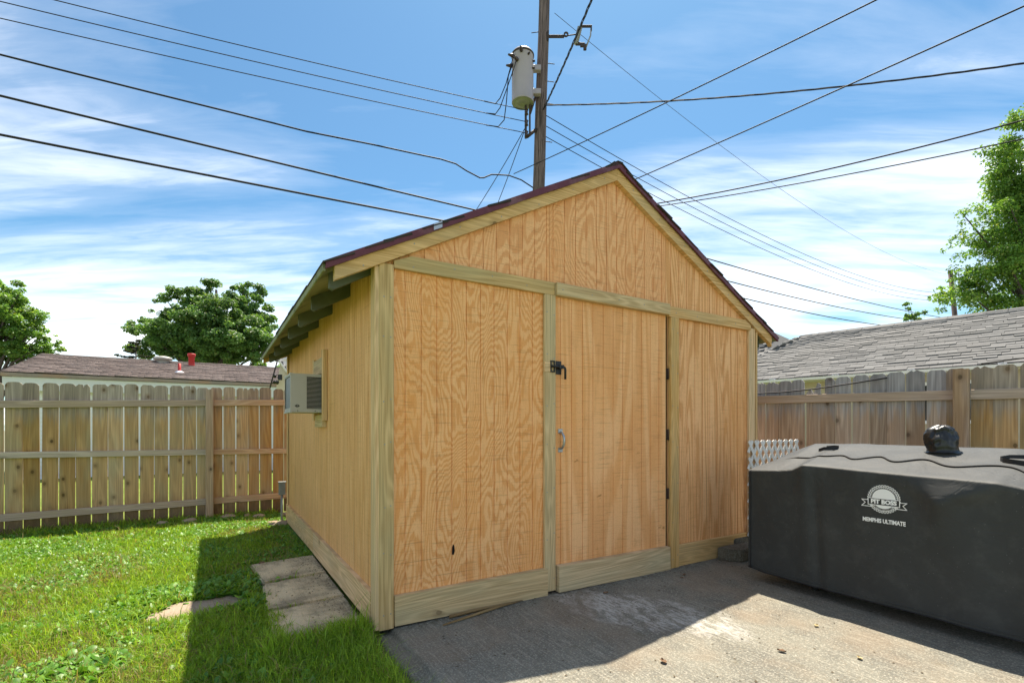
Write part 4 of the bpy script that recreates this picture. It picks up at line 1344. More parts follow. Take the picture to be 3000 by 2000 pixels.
def rough_block(name, label, cat, sx, sy, sz, loc, rz, mat, group=None, ch=0.02, cut=None):
    me_ = bpy.data.meshes.new(name); bm = bmesh.new()
    poly = cut or [(0, 0), (sx, 0), (sx, sy), (0, sy)]
    bot = [bm.verts.new((x, y, 0)) for x, y in poly]; top = [bm.verts.new((x, y, sz)) for x, y in poly]
    bm.faces.new(bot[::-1]); bm.faces.new(top)
    for k in range(len(poly)):
        k2 = (k + 1) % len(poly); bm.faces.new((bot[k], bot[k2], top[k2], top[k]))
    bmesh.ops.bevel(bm, geom=list(bm.edges), offset=ch, segments=2, affect='EDGES')
    bmesh.ops.subdivide_edges(bm, edges=[e_ for e_ in bm.edges if e_.calc_length() > .06], cuts=5, use_grid_fill=True)
    for v_ in bm.verts:
        n_ = mnoise.noise_vector((v_.co.x * 11 + loc[0], v_.co.y * 11 + loc[1], v_.co.z * 11))
        v_.co += Vector(n_) * min(.006, ch * .35)
    bm.to_mesh(me_); bm.free(); me_.materials.append(mat)
    o = link(name, me_, None, loc, rz)
    o['label'] = label; o['category'] = cat
    if group: o['group'] = group
    return o


rough_block('concrete_block', 'dark low concrete edging block with cut corner at the grill cover corner', 'concrete block', .40, .19, .105, W(3.03, -0.235, 0.001), ANG, M['block'], 'concrete edging blocks', .010,
            [(0.0, 0.10), (0.09, 0.0), (0.36, 0.0), (0.40, 0.05), (0.40, 0.19), (0.0, 0.19)])
rough_block('concrete_block', 'taller concrete edging block standing on end under the white lattice', 'concrete block', .38, .17, .20, W(3.14, -0.030 - .175 + .17, 0.001), ANG, M['block'], 'concrete edging blocks', .010) if False else None
rough_block('concrete_block', 'upper concrete edging block directly under the white lattice panel', 'concrete block', .38, .16, .145, W(3.30, -0.205 + .165, 0.001), ANG, M['block'], 'concrete edging blocks', .010)

# paving slabs beside the shed
PV = [((-0.545, 0.15), (-0.035, 0.13), (-0.030, 0.735), (-0.535, 0.695), 'nearest of the three concrete paving slabs along the shed side wall'),
      ((-0.535, 0.715), (-0.03, 0.755), (-0.03, 1.385), (-0.505, 1.33), 'middle of the three concrete paving slabs along the shed side wall'),
      ((-0.50, 1.35), (-0.03, 1.41), (-0.03, 2.03), (-0.56, 1.96), 'farthest, dirtiest concrete paving slab along the shed side wall')]
for i, (a, b_, c_, d_, lab) in enumerate(PV):
    base = W(*a, -0.10)
    poly = [(x - a[0], y - a[1]) for x, y in (a, b_, c_, d_)]
    rough_block('paving_slab', lab, 'paving slab', 0, 0, 0.085 + .004 * i, base, ANG, M['paver'], 'paving slabs in the lawn', .012, poly)
a = (-1.22, 0.88)
rough_block('paving_slab', 'sunken tan paving slab half overgrown with weeds out in the lawn', 'paving slab', 0, 0, 0.055, W(*a, -0.10), ANG, M['paver_tan'], 'paving slabs in the lawn', .012,
            [(0, 0), (.60, .06), (.62, .47), (.05, .40)])

# field stones along the foot of the fence
def stone(label, u, v, sx, sy, sz, rz):
    me_ = bpy.data.meshes.new('field_stone'); bm = bmesh.new(); bmesh.ops.create_icosphere(bm, subdivisions=3, radius=1.0)
    for v_ in bm.verts:
        n_ = mnoise.noise(v_.co * 1.3 + Vector((u * 9, v, 0))) * .28 + mnoise.noise(v_.co * 3.5 + Vector((u * 9, v, 4))) * .10
        v_.co *= 1 + n_
        v_.co = Vector((v_.co.x * sx, v_.co.y * sy, v_.co.z * sz))
    for f_ in bm.faces: f_.smooth = True
    bm.to_mesh(me_); bm.free(); me_.materials.append(M['stone'])
    o = link('field_stone', me_, None, W(u, v, ground_z(u, v) + sz * .35), ANG + rz)
    o['label'] = label; o['category'] = 'stone'; o['group'] = 'field stones at the fence foot'


stone('tan stone at the fence foot just left of the post, second from it', -1.40, 4.93, .075, .06, .045, .3)
stone('long tan stone leaning at the fence foot left of the post', -1.10, 4.95, .10, .06, .05, -.2)
stone('large tan stone at the fence foot just right of the post', -0.66, 5.0, .115, .07, .055, .1)
stone('small tan stone at the fence foot between two larger ones', -0.43, 5.0, .06, .05, .045, .6)
stone('orange stone at the fence foot midway between post and shed', -0.28, 4.85, .085, .06, .05, .2)
stone('flat orange stone at the fence foot near the metal conduit', 0.10, 4.95, .09, .06, .04, .0)
stone('sunlit pinkish stone in the grass in front of the conduit', -0.17, 4.25, .075, .06, .04, .4)
stone('broad gray stone at the foot of the metal conduit', 0.02 - .12, 4.02, .13, .08, .06, .1)
stone('pale stone by the concrete pad corner in the grass', -0.06, -0.10, .022, .02, .02, .4)

# sticks at the foot of the front wall
def stick(label, pts, r):
    mb_ = MB(); mb_.tube(pts, r, 6)
    o = build(mb_, 'wood_strip', M['pale_stick'], None, SHED, ANG); o['label'] = label; o['category'] = 'stick'; o['group'] = 'wood strips by the shed base'
M['pale_stick'] = wood('stick_wood', (0.42, 0.30, 0.15), (0.22, 0.14, 0.07), None, bstr=.2)
stick('long wood strip angled away from the shed base board on the concrete', [(0.335, -0.155, .010), (0.55, -0.115, .012), (0.80, -0.062, .011), (0.96, -0.05, .010)], [.004, .009, .009, .003])
stick('shorter wood strip tucked under the shed base board', [(0.42, -0.062, .012), (0.60, -0.052, .012), (0.86, -0.045, .010)], [.010, .011, .005])


def dry_leaf(label, u, v, s, rz, mat='dry_leaf'):
    s *= .78
    mb_ = MB(); n_ = 7
    L_ = []; R_ = []
    for k in range(n_ + 1):
        t = k / n_; w = s * .34 * math.sin(math.pi * min(1, t * 1.02)) ** .8 + .0004
        z = .006 + s * .25 * (t - .5) ** 2 + s * .03 * random.random()
        L_.append((s * (t - .5), w, z + s * .12)); R_.append((s * (t - .5), -w, z + s * .10 * random.random()))
    for k in range(n_):
        mid0 = (L_[k][0], 0, .004); mid1 = (L_[k + 1][0], 0, .004)
        mb_.face([mid0, mid1, L_[k + 1], L_[k]]); mb_.face([R_[k], R_[k + 1], mid1, mid0])
    o = build(mb_, 'dry_leaf', M[mat], None, W(u, v, .001), ANG + rz); o['label'] = label; o['category'] = 'leaf'; o['group'] = 'fallen leaves on the concrete'
    return o


def g2uv(px_, py_):
    d = Vector((px_, py_, 0)) - SHED
    return d.dot(U), d.dot(V)


dry_leaf('curled brown leaf on the sunlit concrete at the shadow edge', 1.10, -1.14, .060, 1.1)
dry_leaf('crumpled brown leaf clump on the sunlit concrete at the bottom of the picture', 1.72, -1.38, .055, 2.0)
dry_leaf('reddish leaf on the concrete in front of the right door post', 2.38, -0.22, .05, .4)
dry_leaf('small brown leaf beside the reddish one in front of the right door post', 2.30, -0.26, .035, 1.9)
dry_leaf('pale yellow leaf on the sunlit concrete below the grill emblem', 2.22, -1.30, .045, .2, 'pale_chip')
dry_leaf('tan leaf lying farther out on the sunlit concrete', 1.98, -1.63, .045, .9, 'pale_chip')
dry_leaf('brown leaf curled on the farthest paving slab', -.47, 1.90, .07, .5)
dry_leaf('dark twig-like leaf on the shaded concrete before the door', 1.55, -.22, .05, -.2)
# crumbs and chips too many to count
nv = 900
cu_ = rng.uniform(.15, 3.6, nv); cv_ = np.where(rng.random(nv) < .45, -rng.exponential(.10, nv) - .01, rng.uniform(-2.4, 0, nv))
vs_, fs_ = [], []
for k in range(nv):
    s = rng.uniform(.003, .010); a = rng.uniform(0, 6.28); e2 = rng.uniform(.2, .6)
    p = W(cu_[k], cv_[k], .0015); ca, sa = math.cos(a) * s, math.sin(a) * s
    i0 = len(vs_)
    vs_ += [(p.x - ca, p.y - sa, p.z), (p.x + sa * e2, p.y - ca * e2, p.z + s * .3), (p.x + ca, p.y + sa, p.z + s * .1), (p.x - sa * e2, p.y + ca * e2, p.z + s * .5)]
    fs_.append((i0, i0 + 1, i0 + 2, i0 + 3))
for k in range(420):
    uu, vv_ = -rng.exponential(.14) - .03, rng.uniform(.2, 2.02)
    if uu < -.5: continue
    s = rng.uniform(.003, .009); a = rng.uniform(0, 6.28); e2 = rng.uniform(.3, .8)
    p = W(uu, vv_, -.0085 + .004 * int((vv_ - .15) / .62)); ca, sa = math.cos(a) * s, math.sin(a) * s
    i0 = len(vs_)
    vs_ += [(p.x - ca, p.y - sa, p.z), (p.x + sa * e2, p.y - ca * e2, p.z + s * .4), (p.x + ca, p.y + sa, p.z + s * .2), (p.x - sa * e2, p.y + ca * e2, p.z + s * .6)]
    fs_.append((i0, i0 + 1, i0 + 2, i0 + 3))
link('debris', np_mesh('debris', np.array(vs_), np.array(fs_), M['debris']), kind='stuff')

# ================================================================== UTILITY POLE AND WIRES
PX = lambda z: 0.395 + 0.031 * z                 # the pole leans a little to the right
PY = 11.0
pole = thing('utility_pole', 'tall weathered timber utility pole rising behind the shed roof', 'utility pole', (0, 0, 0))
mb = MB()
zs = [-.2, 1, 2.5, 4, 5.5, 7, 8.5, 10, 11.5, 13]
mb.tube([(PX(z) + 0.006 * math.sin(z * 2.1), PY, z) for z in zs], [0.158 - 0.0035 * z for z in zs], 20)
build(mb, 'shaft', M['pole'], pole)
# step spikes and bolts
for (z, sx_) in ((8.45, 1), (8.95, 1), (10.05, -1), (9.35, 1), (7.6, 1)):
    mb = MB(); mb.tube([(PX(z) + sx_ * .10, PY - .04, z), (PX(z) + sx_ * .27, PY - .05, z - .03)], 0.009, 6); build(mb, 'step_bolt', M['rack'], pole)
# standoff arm with cutout
arm = thing('fuse_cutout', 'fuse cutout on a short steel arm at the upper right of the utility pole', 'fuse cutout', (PX(9.9) + .12, PY - .1, 9.9))
mb = MB(); mb.board((0, -.02, -.03), .34, .04, .06, 0, .006); mb.board((-.03, -.03, -.09), .03, .06, .20, 2, .004)
build(mb, 'arm', M['rack'], arm)
mb = MB(); mb.lathe([(.028, 0), (.055, .0), (.055, .03), (.028, .03), (.028, 0)], 12, Matrix.Translation((.38, -.015, .02)) @ Matrix.Rotation(R(90), 4, 'X'), False); mb.tube([(.33, 0, .0), (.42, 0, .02), (.60, 0, .045)], .014, 6)
build(mb, 'eye_bolt', M['rack'], arm)
mb = MB()
ins = []
for k in range(9):
    ins += [(.030, k * .045), (.058, k * .045 + .012), (.030, k * .045 + .030)]
mb.lathe([(0, 0)] + ins + [(0, .42)], 12, Matrix.Translation((.60, 0, -.17)) @ Matrix.Rotation(R(14), 4, 'Y'))
build(mb, 'insulator', M['grey_porcelain'], arm)
mb = MB(); mb.board((.70, -.02, .20), .26, .04, .05, 0, .008); mb.board((.93, -.018, .12), .03, .036, .12, 2, .005)
build(mb, 'upper_contact', M['rack'], arm)
mb = MB(); mb.tube([(.94, 0, .17), (.93, 0, .02), (.83, 0, -.24)], .017, 8); build(mb, 'fuse_tube', M['grey_porcelain'], arm)
mb = MB(); mb.board((.60, -.02, -.20), .10, .04, .07, 0, .01); mb.board((.70, -.02, -.24), .10, .04, .10, 0, .01); mb.board((.77, -.025, -.30), .07, .05, .12, 2, .012)
build(mb, 'lower_hinge', M['rack'], arm)

# transformer can
tf = thing('pole_transformer', 'gray cylindrical transformer can hung on the left side of the utility pole', 'transformer', (0.235, 10.78, 8.33))
mb = MB(); mb.lathe([(.236, .0), (.243, .015), (.240, .05), (.238, 1.02), (.245, 1.03), (.245, 1.06), (.22, 1.10), (.12, 1.145), (.05, 1.16), (0, 1.165)], 40)
build(mb, 'tank', M['transformer'], tf)
mb = MB(); mb.lathe([(0, .012), (.09, .012), (.095, .004), (.16, .004), (.165, .012), (.20, .012), (.236, .0)], 40)
mb.lathe([(0, .004), (.018, .004), (.018, .012)], 10)
build(mb, 'bottom_plate', M['transformer_base'], tf)
mb = MB(); mb.lathe([(.243, 1.015), (.254, 1.025), (.254, 1.05), (.243, 1.06)], 40); build(mb, 'lid_band', M['rack'], tf)
mb = MB(); mb.lathe([(.05, 1.15), (.035, 1.19), (.045, 1.21), (.03, 1.24), (0, 1.25)], 12); build(mb, 'lid_bushing', M['grey_porcelain'], tf)
for z in (.24, .76):
    mb = MB(); mb.board((.20, -.06, z - .06), .20, .12, .12, 0, .01); build(mb, 'hanger_bracket', M['transformer'], tf)
for (a, z) in ((215, .93), (240, .80), (262, .98), (200, .76)):
    p = Vector((math.cos(R(a)), math.sin(R(a)), 0))
    mb = MB(); q0 = p * .235 + Vector((0, 0, z)); mb.tube([q0, q0 + p * .05, q0 + p * .09 + Vector((0, 0, -.01)), q0 + p * .15 + Vector((0, 0, -.02))], [.035, .042, .03, .018], 10)
    build(mb, 'bushing', M['porcelain'], tf)
for (a, z) in ((300, .93), (338, .86), (335, .70)):
    p = Vector((math.cos(R(a)), math.sin(R(a)), 0)); q0 = p * .235 + Vector((0, 0, z))
    mb = MB(); mb.tube([q0, q0 + p * .05], .022, 8); build(mb, 'lug', M['rack'], tf)
mb = MB()
for k in range(6):
    a = R(188 + k * 3.0); a2 = R(188 + (k + 1) * 3.0)
    mb.face([(.2415 * math.cos(a), .2415 * math.sin(a), .55), (.2415 * math.cos(a2), .2415 * math.sin(a2), .55), (.2415 * math.cos(a2), .2415 * math.sin(a2), .66), (.2415 * math.cos(a), .2415 * math.sin(a), .66)])
build(mb, 'name_plate', M['rack'], tf)

# secondary rack with spools
rk = thing('wire_rack', 'rusty steel wire rack with spool insulators under the transformer', 'wire rack', (0.33, 10.85, 7.60))
mb = MB(); mb.board((-.05, -.03, .0), .05, .05, .72, 2, .006); mb.board((.045, -.03, .05), .04, .05, .70, 2, .006)
build(mb, 'rack_bar', M['rack'], rk)
mb = MB(); mb.tube([(.0, 0, .03), (.22, .05, .24)], .035, 6); build(mb, 'brace', M['rack'], rk)
mb = MB(); mb.tube([(.07, 0, .55), (.22, .05, 1.05)], .03, 6); build(mb, 'brace', M['rack'], rk)
for z in (.08, .32, .56):
    mb = MB(); mb.lathe([(0, -.05), (.045, -.05), (.03, -.02), (.03, .02), (.045, .05), (0, .05)], 12, Matrix.Translation((-.01, -.03, z))); build(mb, 'spool', M['porcelain'], rk)


def span(p0, p1, sag, n=24, twist=0.0):
    p0, p1 = Vector(p0), Vector(p1)
    out = []
    for k in range(n + 1):
        t = k / n; p = p0.lerp(p1, t); p.z -= 4 * sag * t * (1 - t)
        out.append(p)
    return out


def line(name, label, cat, pts, r, group=None, mat='wire', twist=False):
    if not twist:
        return cable(name, label, cat, pts, r, M[mat], group, 6)
    mb_ = MB()
    pts = [Vector(p) for p in pts]
    fine = []
    for a, b_ in zip(pts, pts[1:]):
        n_ = max(2, int((b_ - a).length / 0.14))
        fine += [a.lerp(b_, k / n_) for k in range(n_)]
    for ph in (0, 2.1, 4.2):
        mb_.tube([p + Vector((math.cos(i * .75 + ph), 0.4 * math.sin(i * .75 + ph), math.sin(i * .75 + ph))) * r * .85 for i, p in enumerate(fine)], r * .50, 4)
    o = build(mb_, name, M[mat]); o['label'] = label; o['category'] = cat
    if group: o['group'] = group
    return o


GL = 'secondary wires left of the pole'
line('power_line', 'topmost of the three thin wires running up left from the pole', 'power line', span((0.34, 10.82, 8.20), (-12.17, 6.41, 8.37), .10), .0095, GL)
line('power_line', 'middle of the three thin wires running up left from the pole', 'power line', span((0.32, 10.82, 7.95), (-13.31, 5.90, 8.10), .10), .0095, GL)
line('power_line', 'lowest of the three thin wires running up left from the pole', 'power line', span((0.32, 10.82, 7.70), (-14.07, 5.72, 7.89), .10), .0095, GL)
GC = 'communication cables left of the pole'
line('telephone_cable', 'upper thick cable on the left that kinks before reaching the pole', 'cable',
     span((-12.17, 4.84, 6.70), (-3.72, 8.87, 6.56), .03, 8)[:-1] + [(-3.72, 8.87, 6.55), (-2.7, 9.35, 6.60), (-1.78, 9.79, 6.63), (-1.45, 9.95, 6.645), (-1.16, 10.08, 6.62), (-.95, 10.18, 6.53), (-.68, 10.31, 6.45), (-.60, 10.35, 6.47), (-.44, 10.43, 6.58), (-.35, 10.47, 6.60), (-.07, 10.60, 6.65), (.2, 10.75, 6.63), (.47, 10.88, 6.52)], .017, GC)
line('telephone_cable', 'middle thick cable on the left passing behind the shed roof', 'cable', span((0.49, 10.85, 5.70), (-11.37, 4.06, 5.67), .02), .019, GC)
line('telephone_cable', 'lowest thick cable on the left passing behind the shed roof', 'cable', span((0.53, 10.85, 5.38), (-11.97, 4.61, 5.35), .02), .021, GC)
line('drop_wire', 'left one of two drop wires slanting down from the wire rack', 'wire', span((0.28, 10.8, 7.78), (-2.4, 16.0, 6.6), .16), .010, 'drop wires')
line('drop_wire', 'right one of two drop wires slanting down from the wire rack', 'wire', span((0.26, 10.8, 7.70), (-1.2, 16.0, 6.9), .16), .010, 'drop wires')
GT = 'transformer leads'
line('jumper_wire', 'jumper looping from transformer to the topmost left wire', 'wire', [(.03, 10.62, 9.24), (-.03, 10.6, 9.0), (-.13, 10.62, 8.65), (-.26, 10.60, 8.32), (-.36, 10.58, 8.19), (-.60, 10.49, 8.185)], .013, GT)
line('jumper_wire', 'jumper looping from transformer to the middle left wire', 'wire', [(.10, 10.56, 9.15), (.06, 10.56, 9.0), (-.10, 10.58, 8.55), (-.26, 10.58, 8.10), (-.36, 10.57, 7.96), (-.56, 10.51, 7.94)], .013, GT)
line('jumper_wire', 'jumper looping from transformer to the lowest left wire', 'wire', [(.02, 10.62, 9.10), (-.08, 10.6, 8.8), (-.12, 10.6, 8.25), (-.17, 10.6, 7.85), (-.30, 10.58, 7.69), (-.56, 10.52, 7.69)], .013, GT)
GD = 'wires right of the pole'
line('power_line', 'topmost of three wires descending right from the pole over the shed ridge', 'power line', span((.74, 11, 8.22), (28.79, 32, 10.02), 1.06, 40), .011, GD)
line('power_line', 'middle of three wires descending right from the pole over the shed ridge', 'power line', span((.74, 11, 7.98), (28.79, 32, 9.78), 1.06, 40), .011, GD)
line('power_line', 'lowest of three wires descending right from the pole over the shed ridge', 'power line', span((.74, 11, 7.74), (28.79, 32, 9.53), 1.06, 40), .011, GD)
GS = 'communication cables right of the shed roof'
line('telephone_cable', 'upper of three cables leaving the right shed roof slope toward the far pole', 'cable', span((.58, 11, 6.16), (28.88, 32, 8.30), .30, 40), .020, GS)
line('telephone_cable', 'middle of three cables leaving the right shed roof slope toward the far pole', 'cable', span((.58, 11, 5.67), (28.88, 32, 8.01), .42, 40), .020, GS)
line('telephone_cable', 'lowest of three cables leaving the right shed roof slope toward the far pole', 'cable', span((.58, 11, 5.39), (28.88, 32, 7.70), .62, 40), .020, GS)
line('power_line', 'hair-thin primary wire crossing the sky from the pole top to the far pole', 'power line', span((.95, 10.9, 10.42), (28.7, 32, 11.21), 1.1, 40), .0065, None, 'steel_wire')
line('service_wire', 'straight wire rising right from beside the pole to the top edge of the picture', 'wire', span((.04, 10.9, 6.84), (5.65, 3.94, 5.98), .06), .011)
line('service_wire', 'straight wire rising right from behind the shed ridge to the upper right corner', 'wire', span((.69, 10.9, 5.84), (6.95, 3.05, 5.51), .05), .011)
line('service_cable', 'twisted triplex cable running almost level right from the pole', 'cable', span((.72, 10.9, 8.37), (10.76, 6.71, 6.79), .28), .016, None, 'wire', True)
line('service_cable', 'twisted triplex cable climbing steeply from the pole to the top edge', 'cable', span((.70, 10.86, 8.25), (1.33, 6.1, 7.34), .06), .016, None, 'wire', True)
line('service_cable', 'upper of two cables fanning out right from behind the shed roof', 'cable', span((.65, 10.9, 5.84), (8.71, 4.71, 5.24), .32), .013, 'cables toward the right tree')
line('service_cable', 'lower of two cables fanning out right from behind the shed roof', 'cable', span((.65, 10.9, 5.81), (8.53, 4.54, 4.72), .22), .010, 'cables toward the right tree')
fp = thing('utility_pole', 'small leaning gray pole far off before the right tree, above the gray roof', 'utility pole', (29.3, 32, 0))
mb = MB(); mb.tube([(.55, 0, -.2), (0.05, 0, 5.0), (-.6, 0, 11.5)], [.17, .15, .13], 12); build(mb, 'shaft', M['pole'], fp)

# ================================================================== HOUSES BEYOND THE FENCES
def poly_mesh(name, polys, mat, parent, **kw):
    mb_ = MB()
    for p in polys: mb_.face(p)
    return build(mb_, name, mat, parent, **kw)


# --- gray roofed house on the right
gh = thing('house', 'low house with a gray shingle hip roof and white gutter beyond the right fence', 'house', (0, 0, 0))
e_dir = Vector((-0.676, 0.737, 0)); n_dir = Vector((0.737, 0.676, 0))
E0 = Vector((5.29, 10.69, 2.2))                                     # a point on the eave line
eave = lambda s: E0 + e_dir * s                                     # s grows to the left / away
RUN, RISE = 2.72, 1.30
ridge_s = (Vector((7.46, 12.35, 0)) - E0).dot(e_dir)                # ridge end
HR = 1.6; hipc = ridge_s + HR                                                # hip corner on the eave
SR = -13.0
upv = (n_dir * RUN + Vector((0, 0, RISE))).normalized(); SL = math.hypot(RUN, RISE)
Rg = lambda s: E0 + e_dir * s + n_dir * RUN + Vector((0, 0, RISE))
Bk = lambda s: E0 + e_dir * s + n_dir * RUN * 2
roof_g = poly_mesh('roof', [[eave(SR), eave(hipc), Rg(ridge_s), Rg(SR)], [eave(hipc), Bk(hipc), Rg(ridge_s)], [Rg(SR), Rg(ridge_s), Bk(hipc), Bk(SR)], [eave(SR) - Vector((0, 0, .02)), Bk(SR) - Vector((0, 0, .02)), Bk(hipc) - Vector((0, 0, .02)), eave(hipc) - Vector((0, 0, .02))]], M['dark_roof'], gh)
camv = Vector((0, 0, CAM_H))
L_g = hipc - SR
lay_shingles(roof_g, eave(hipc) + Vector((0, 0, .012)), -e_dir, upv, L_g, SL, M['shingle_gray'], expo=0.127, tabw=0.305, th=0.017, single=300, jitter=0.009,
             rank=lambda p: ((p - camv).length if abs((p.x / max(p.y, .1))) < 1.06 and p.y > 1 and p.x / p.y > .47 else 99), inside=lambda x, s: x > s / SL * HR - .06)
hv = (Rg(ridge_s) - eave(hipc)).normalized()
lay_shingles(roof_g, Bk(hipc) + Vector((0, 0, .012)), -n_dir, (-e_dir * HR + Vector((0, 0, RISE))).normalized(), RUN * 2, math.hypot(HR, RISE), M['shingle_gray'], expo=0.118, th=0.017, single=0, inside=lambda x, s: s / math.hypot(HR, RISE) * RUN < x < 2 * RUN - s / math.hypot(HR, RISE) * RUN)
n1 = (-e_dir).cross(upv).normalized(); n1 = n1 if n1.z > 0 else -n1
n2 = n_dir.cross((-e_dir * HR + Vector((0, 0, RISE)))).normalized(); n2 = n2 if n2.z > 0 else -n2
d1 = n1.cross(hv); d1 = d1 if d1.dot(-e_dir) > 0 else -d1
d2 = n2.cross(hv); d2 = d2 if d2.dot(n_dir) > 0 else -d2
for k in range(13):
    p, p1 = eave(hipc).lerp(Rg(ridge_s), k / 13), eave(hipc).lerp(Rg(ridge_s), (k + 1.1) / 13)
    lo, hi = Vector((0, 0, .050)), Vector((0, 0, .030))
    mb = MB(); mb.face([p + lo, p + lo + d1 * .15, p1 + hi + d1 * .15, p1 + hi]); mb.face([p + lo, p1 + hi, p1 + hi + d2 * .15, p + lo + d2 * .15])
    mb.face([p, p + d1 * .15, p + lo + d1 * .15, p + lo]); mb.face([p, p + lo, p + lo + d2 * .15, p + d2 * .15])
    mb.face([p + d1 * .15, p1 + d1 * .15, p1 + hi + d1 * .15, p + lo + d1 * .15])
    build(mb, 'hip_shingle', M['shingle_gray'], roof_g)
for k in range(46):
    p = Rg(ridge_s - .12 - k * .30) + Vector((0, 0, .03))
    mb = MB(); mb.prism([(-.15, -.075), (0, 0), (.15, -.075), (.15, -.06), (0, .016), (-.15, -.06)], lambda a, z, t: n_dir * a + e_dir * t + Vector((0, 0, z)), -.16, .16)
    o = build(mb, 'ridge_shingle', M['shingle_gray'], roof_g); o.location = p
mb = MB()
def gut(s0, s1):
    pr = [(-.01, .0), (-.01, -.035), (-.05, -.055), (-.115, -.05), (-.13, .0), (-.115, .0), (-.10, -.035), (-.05, -.04), (-.02, -.025), (-.02, 0)]
    P = lambda s, a, z: eave(s) + n_dir * (a + .03) + Vector((0, 0, z - .005))
    for (a, z), (b_, y) in zip(pr, pr[1:]):
        mb.face([P(s0, a, z), P(s0, b_, y), P(s1, b_, y), P(s1, a, z)])
gut(SR, hipc); build(mb, 'gutter', M['white_paint'], gh)
for k in range(9):
    s = hipc - .6 - k * 1.15
    mb = MB(); P = eave(s); mb.prism([(-.10, 0), (.02, 0), (.02, .012), (-.10, .012)], lambda a, z, t: P + n_dir * a + e_dir * t + Vector((0, 0, z + .004)), -.05, .05); build(mb, 'gutter_strap', M['white_paint'], gh)
wl_ = lambda s, z: eave(s) + n_dir * .38 + Vector((0, 0, z - 2.2))
poly_mesh('soffit', [[eave(SR) + Vector((0, 0, -.06)), eave(hipc) + Vector((0, 0, -.06)), wl_(hipc, 2.13), wl_(SR, 2.13)]], M['fascia'], gh)
mb = MB()
for k in range(12):
    z0 = -.1 + k * .19; mb.face([wl_(SR, z0) - n_dir * .014, wl_(hipc - .4, z0) - n_dir * .014, wl_(hipc - .4, z0 + .19), wl_(SR, z0 + .19)])
    mb.face([wl_(SR, z0), wl_(hipc - .4, z0), wl_(hipc - .4, z0) - n_dir * .014, wl_(SR, z0) - n_dir * .014])
build(mb, 'wall', M['beige_wall'], gh)
for s in (1.0, -3.2):
    mb = MB(); A0 = wl_(s, 1.25) - n_dir * .03
    for (s0, s1, z0, z1) in ((-.45, .45, 0, .06), (-.45, .45, .69, .75), (-.45, -.39, .06, .69), (.39, .45, .06, .69)):
        mb.prism([(s0, z0), (s1, z0), (s1, z1), (s0, z1)], lambda a, z, t: A0 + e_dir * a + n_dir * t + Vector((0, 0, z)), -.02, .02)
    w_ = build(mb, 'window', M['white_paint'], gh)
    mb = MB(); mb.face([A0 + e_dir * a + n_dir * .005 + Vector((0, 0, z)) for a, z in ((-.39, .06), (.39, .06), (.39, .69), (-.39, .69))]); build(mb, 'pane', M['glass'], w_)
# wing with a second hip roof behind
R0, R1 = Vector((3.2, 20.5, 4.15)), Vector((8.05, 15.05, 4.13)); H1 = Vector((10.2, 14.9, 3.1)); F0, F1 = Vector((1.4, 18.3, 2.35)), Vector((6.3, 12.75, 2.35)); Fh = Vector((8.7, 13.4, 2.55))
wing = poly_mesh('wing_roof', [[F0, F1, R1, R0], [F1, Fh, H1, R1], [R0, R1, Vector((10.2, 17.2, 2.3)), Vector((5.2, 22.8, 2.3))], [R1, H1, Vector((10.2, 17.2, 2.3))]], M['shingle_gray'], gh)
al = (F1 - F0); uw = (R1 - F1) - al.normalized() * (R1 - F1).dot(al.normalized())
lay_shingles(wing, F0 + Vector((0, 0, .03)), al, uw, al.length + 1.5, uw.length, M['shingle_gray'], expo=.127, th=.02, single=0, jitter=.014, inside=lambda x, s: x < al.length + ((R1 - F1).dot(al.normalized())) * s / uw.length - .1)
poly_mesh('wing_wall', [[F0 + Vector((.3, .3, -2.5)), F1 + Vector((.3, .3, -2.5)), F1 + Vector((.3, .3, 0)), F0 + Vector((.3, .3, 0))]], M['beige_wall'], gh)

# --- brown roofed house beyond the left fence (shed-aligned frame)
bh = thing('house', 'long low white house with reddish brown shingle roof beyond the left fence', 'house', SHED, ANG)
UL, UR = -5.14, 9.0; VE, VRr, ZE, ZR = 13.3, 16.38, 2.50, 3.30
poly = lambda *p: [Vector(x) for x in p]
roof_b = poly_mesh('roof', [poly((UL, VE, ZE), (UR, VE, ZE), (UR, VRr, ZR), (UL, VRr, ZR)), poly((UL, VRr, ZR), (UR, VRr, ZR), (UR, VRr + 3.1, ZE), (UL, VRr + 3.1, ZE)), poly((UL, VE, ZE - .03), (UL, VRr, ZR - .03), (UR, VRr, ZR - .03), (UR, VE, ZE - .03))], M['dark_roof'], bh)
lay_shingles(roof_b, (UL, VE - .01, ZE + .012), (1, 0, 0), (0, VRr - VE, ZR - ZE), UR - UL, math.hypot(VRr - VE, ZR - ZE), M['shingle_brown'], expo=.127, th=.014, single=0, jitter=.010)
for k in range(48):
    mb = MB(); u = UL + k * .30
    mb.prism([(-.15, -.035), (0, 0), (.15, -.035), (.15, -.02), (0, .016), (-.15, -.02)], lambda a, z, t: (u + t, VRr + a, ZR + .02 + z), 0, .31, along=0)
    build(mb, 'ridge_shingle', M['shingle_shed'], roof_b)
mb = MB(); mb.board((UL, VE - .03, ZE - .09), UR - UL, .03, .085, 0, .004); build(mb, 'eave_edge', M['gutter_edge'], bh)
mb = MB(); mb.prism([(VE - .03, ZE - .10), (VE - .03, ZE - .005), (VRr, ZR - .005), (VRr, ZR - .10)], lambda a, z, t: (t, a, z), UL - .02, UL); build(mb, 'rake_board', M['dark_roof'], bh)
mb = MB(); mb.board((UL + .02, VE + .02, ZE - .42), UR - UL, .03, .325, 0, .004); build(mb, 'frieze', M['fascia'], bh)
mb = MB()
k = 0; z = -.1
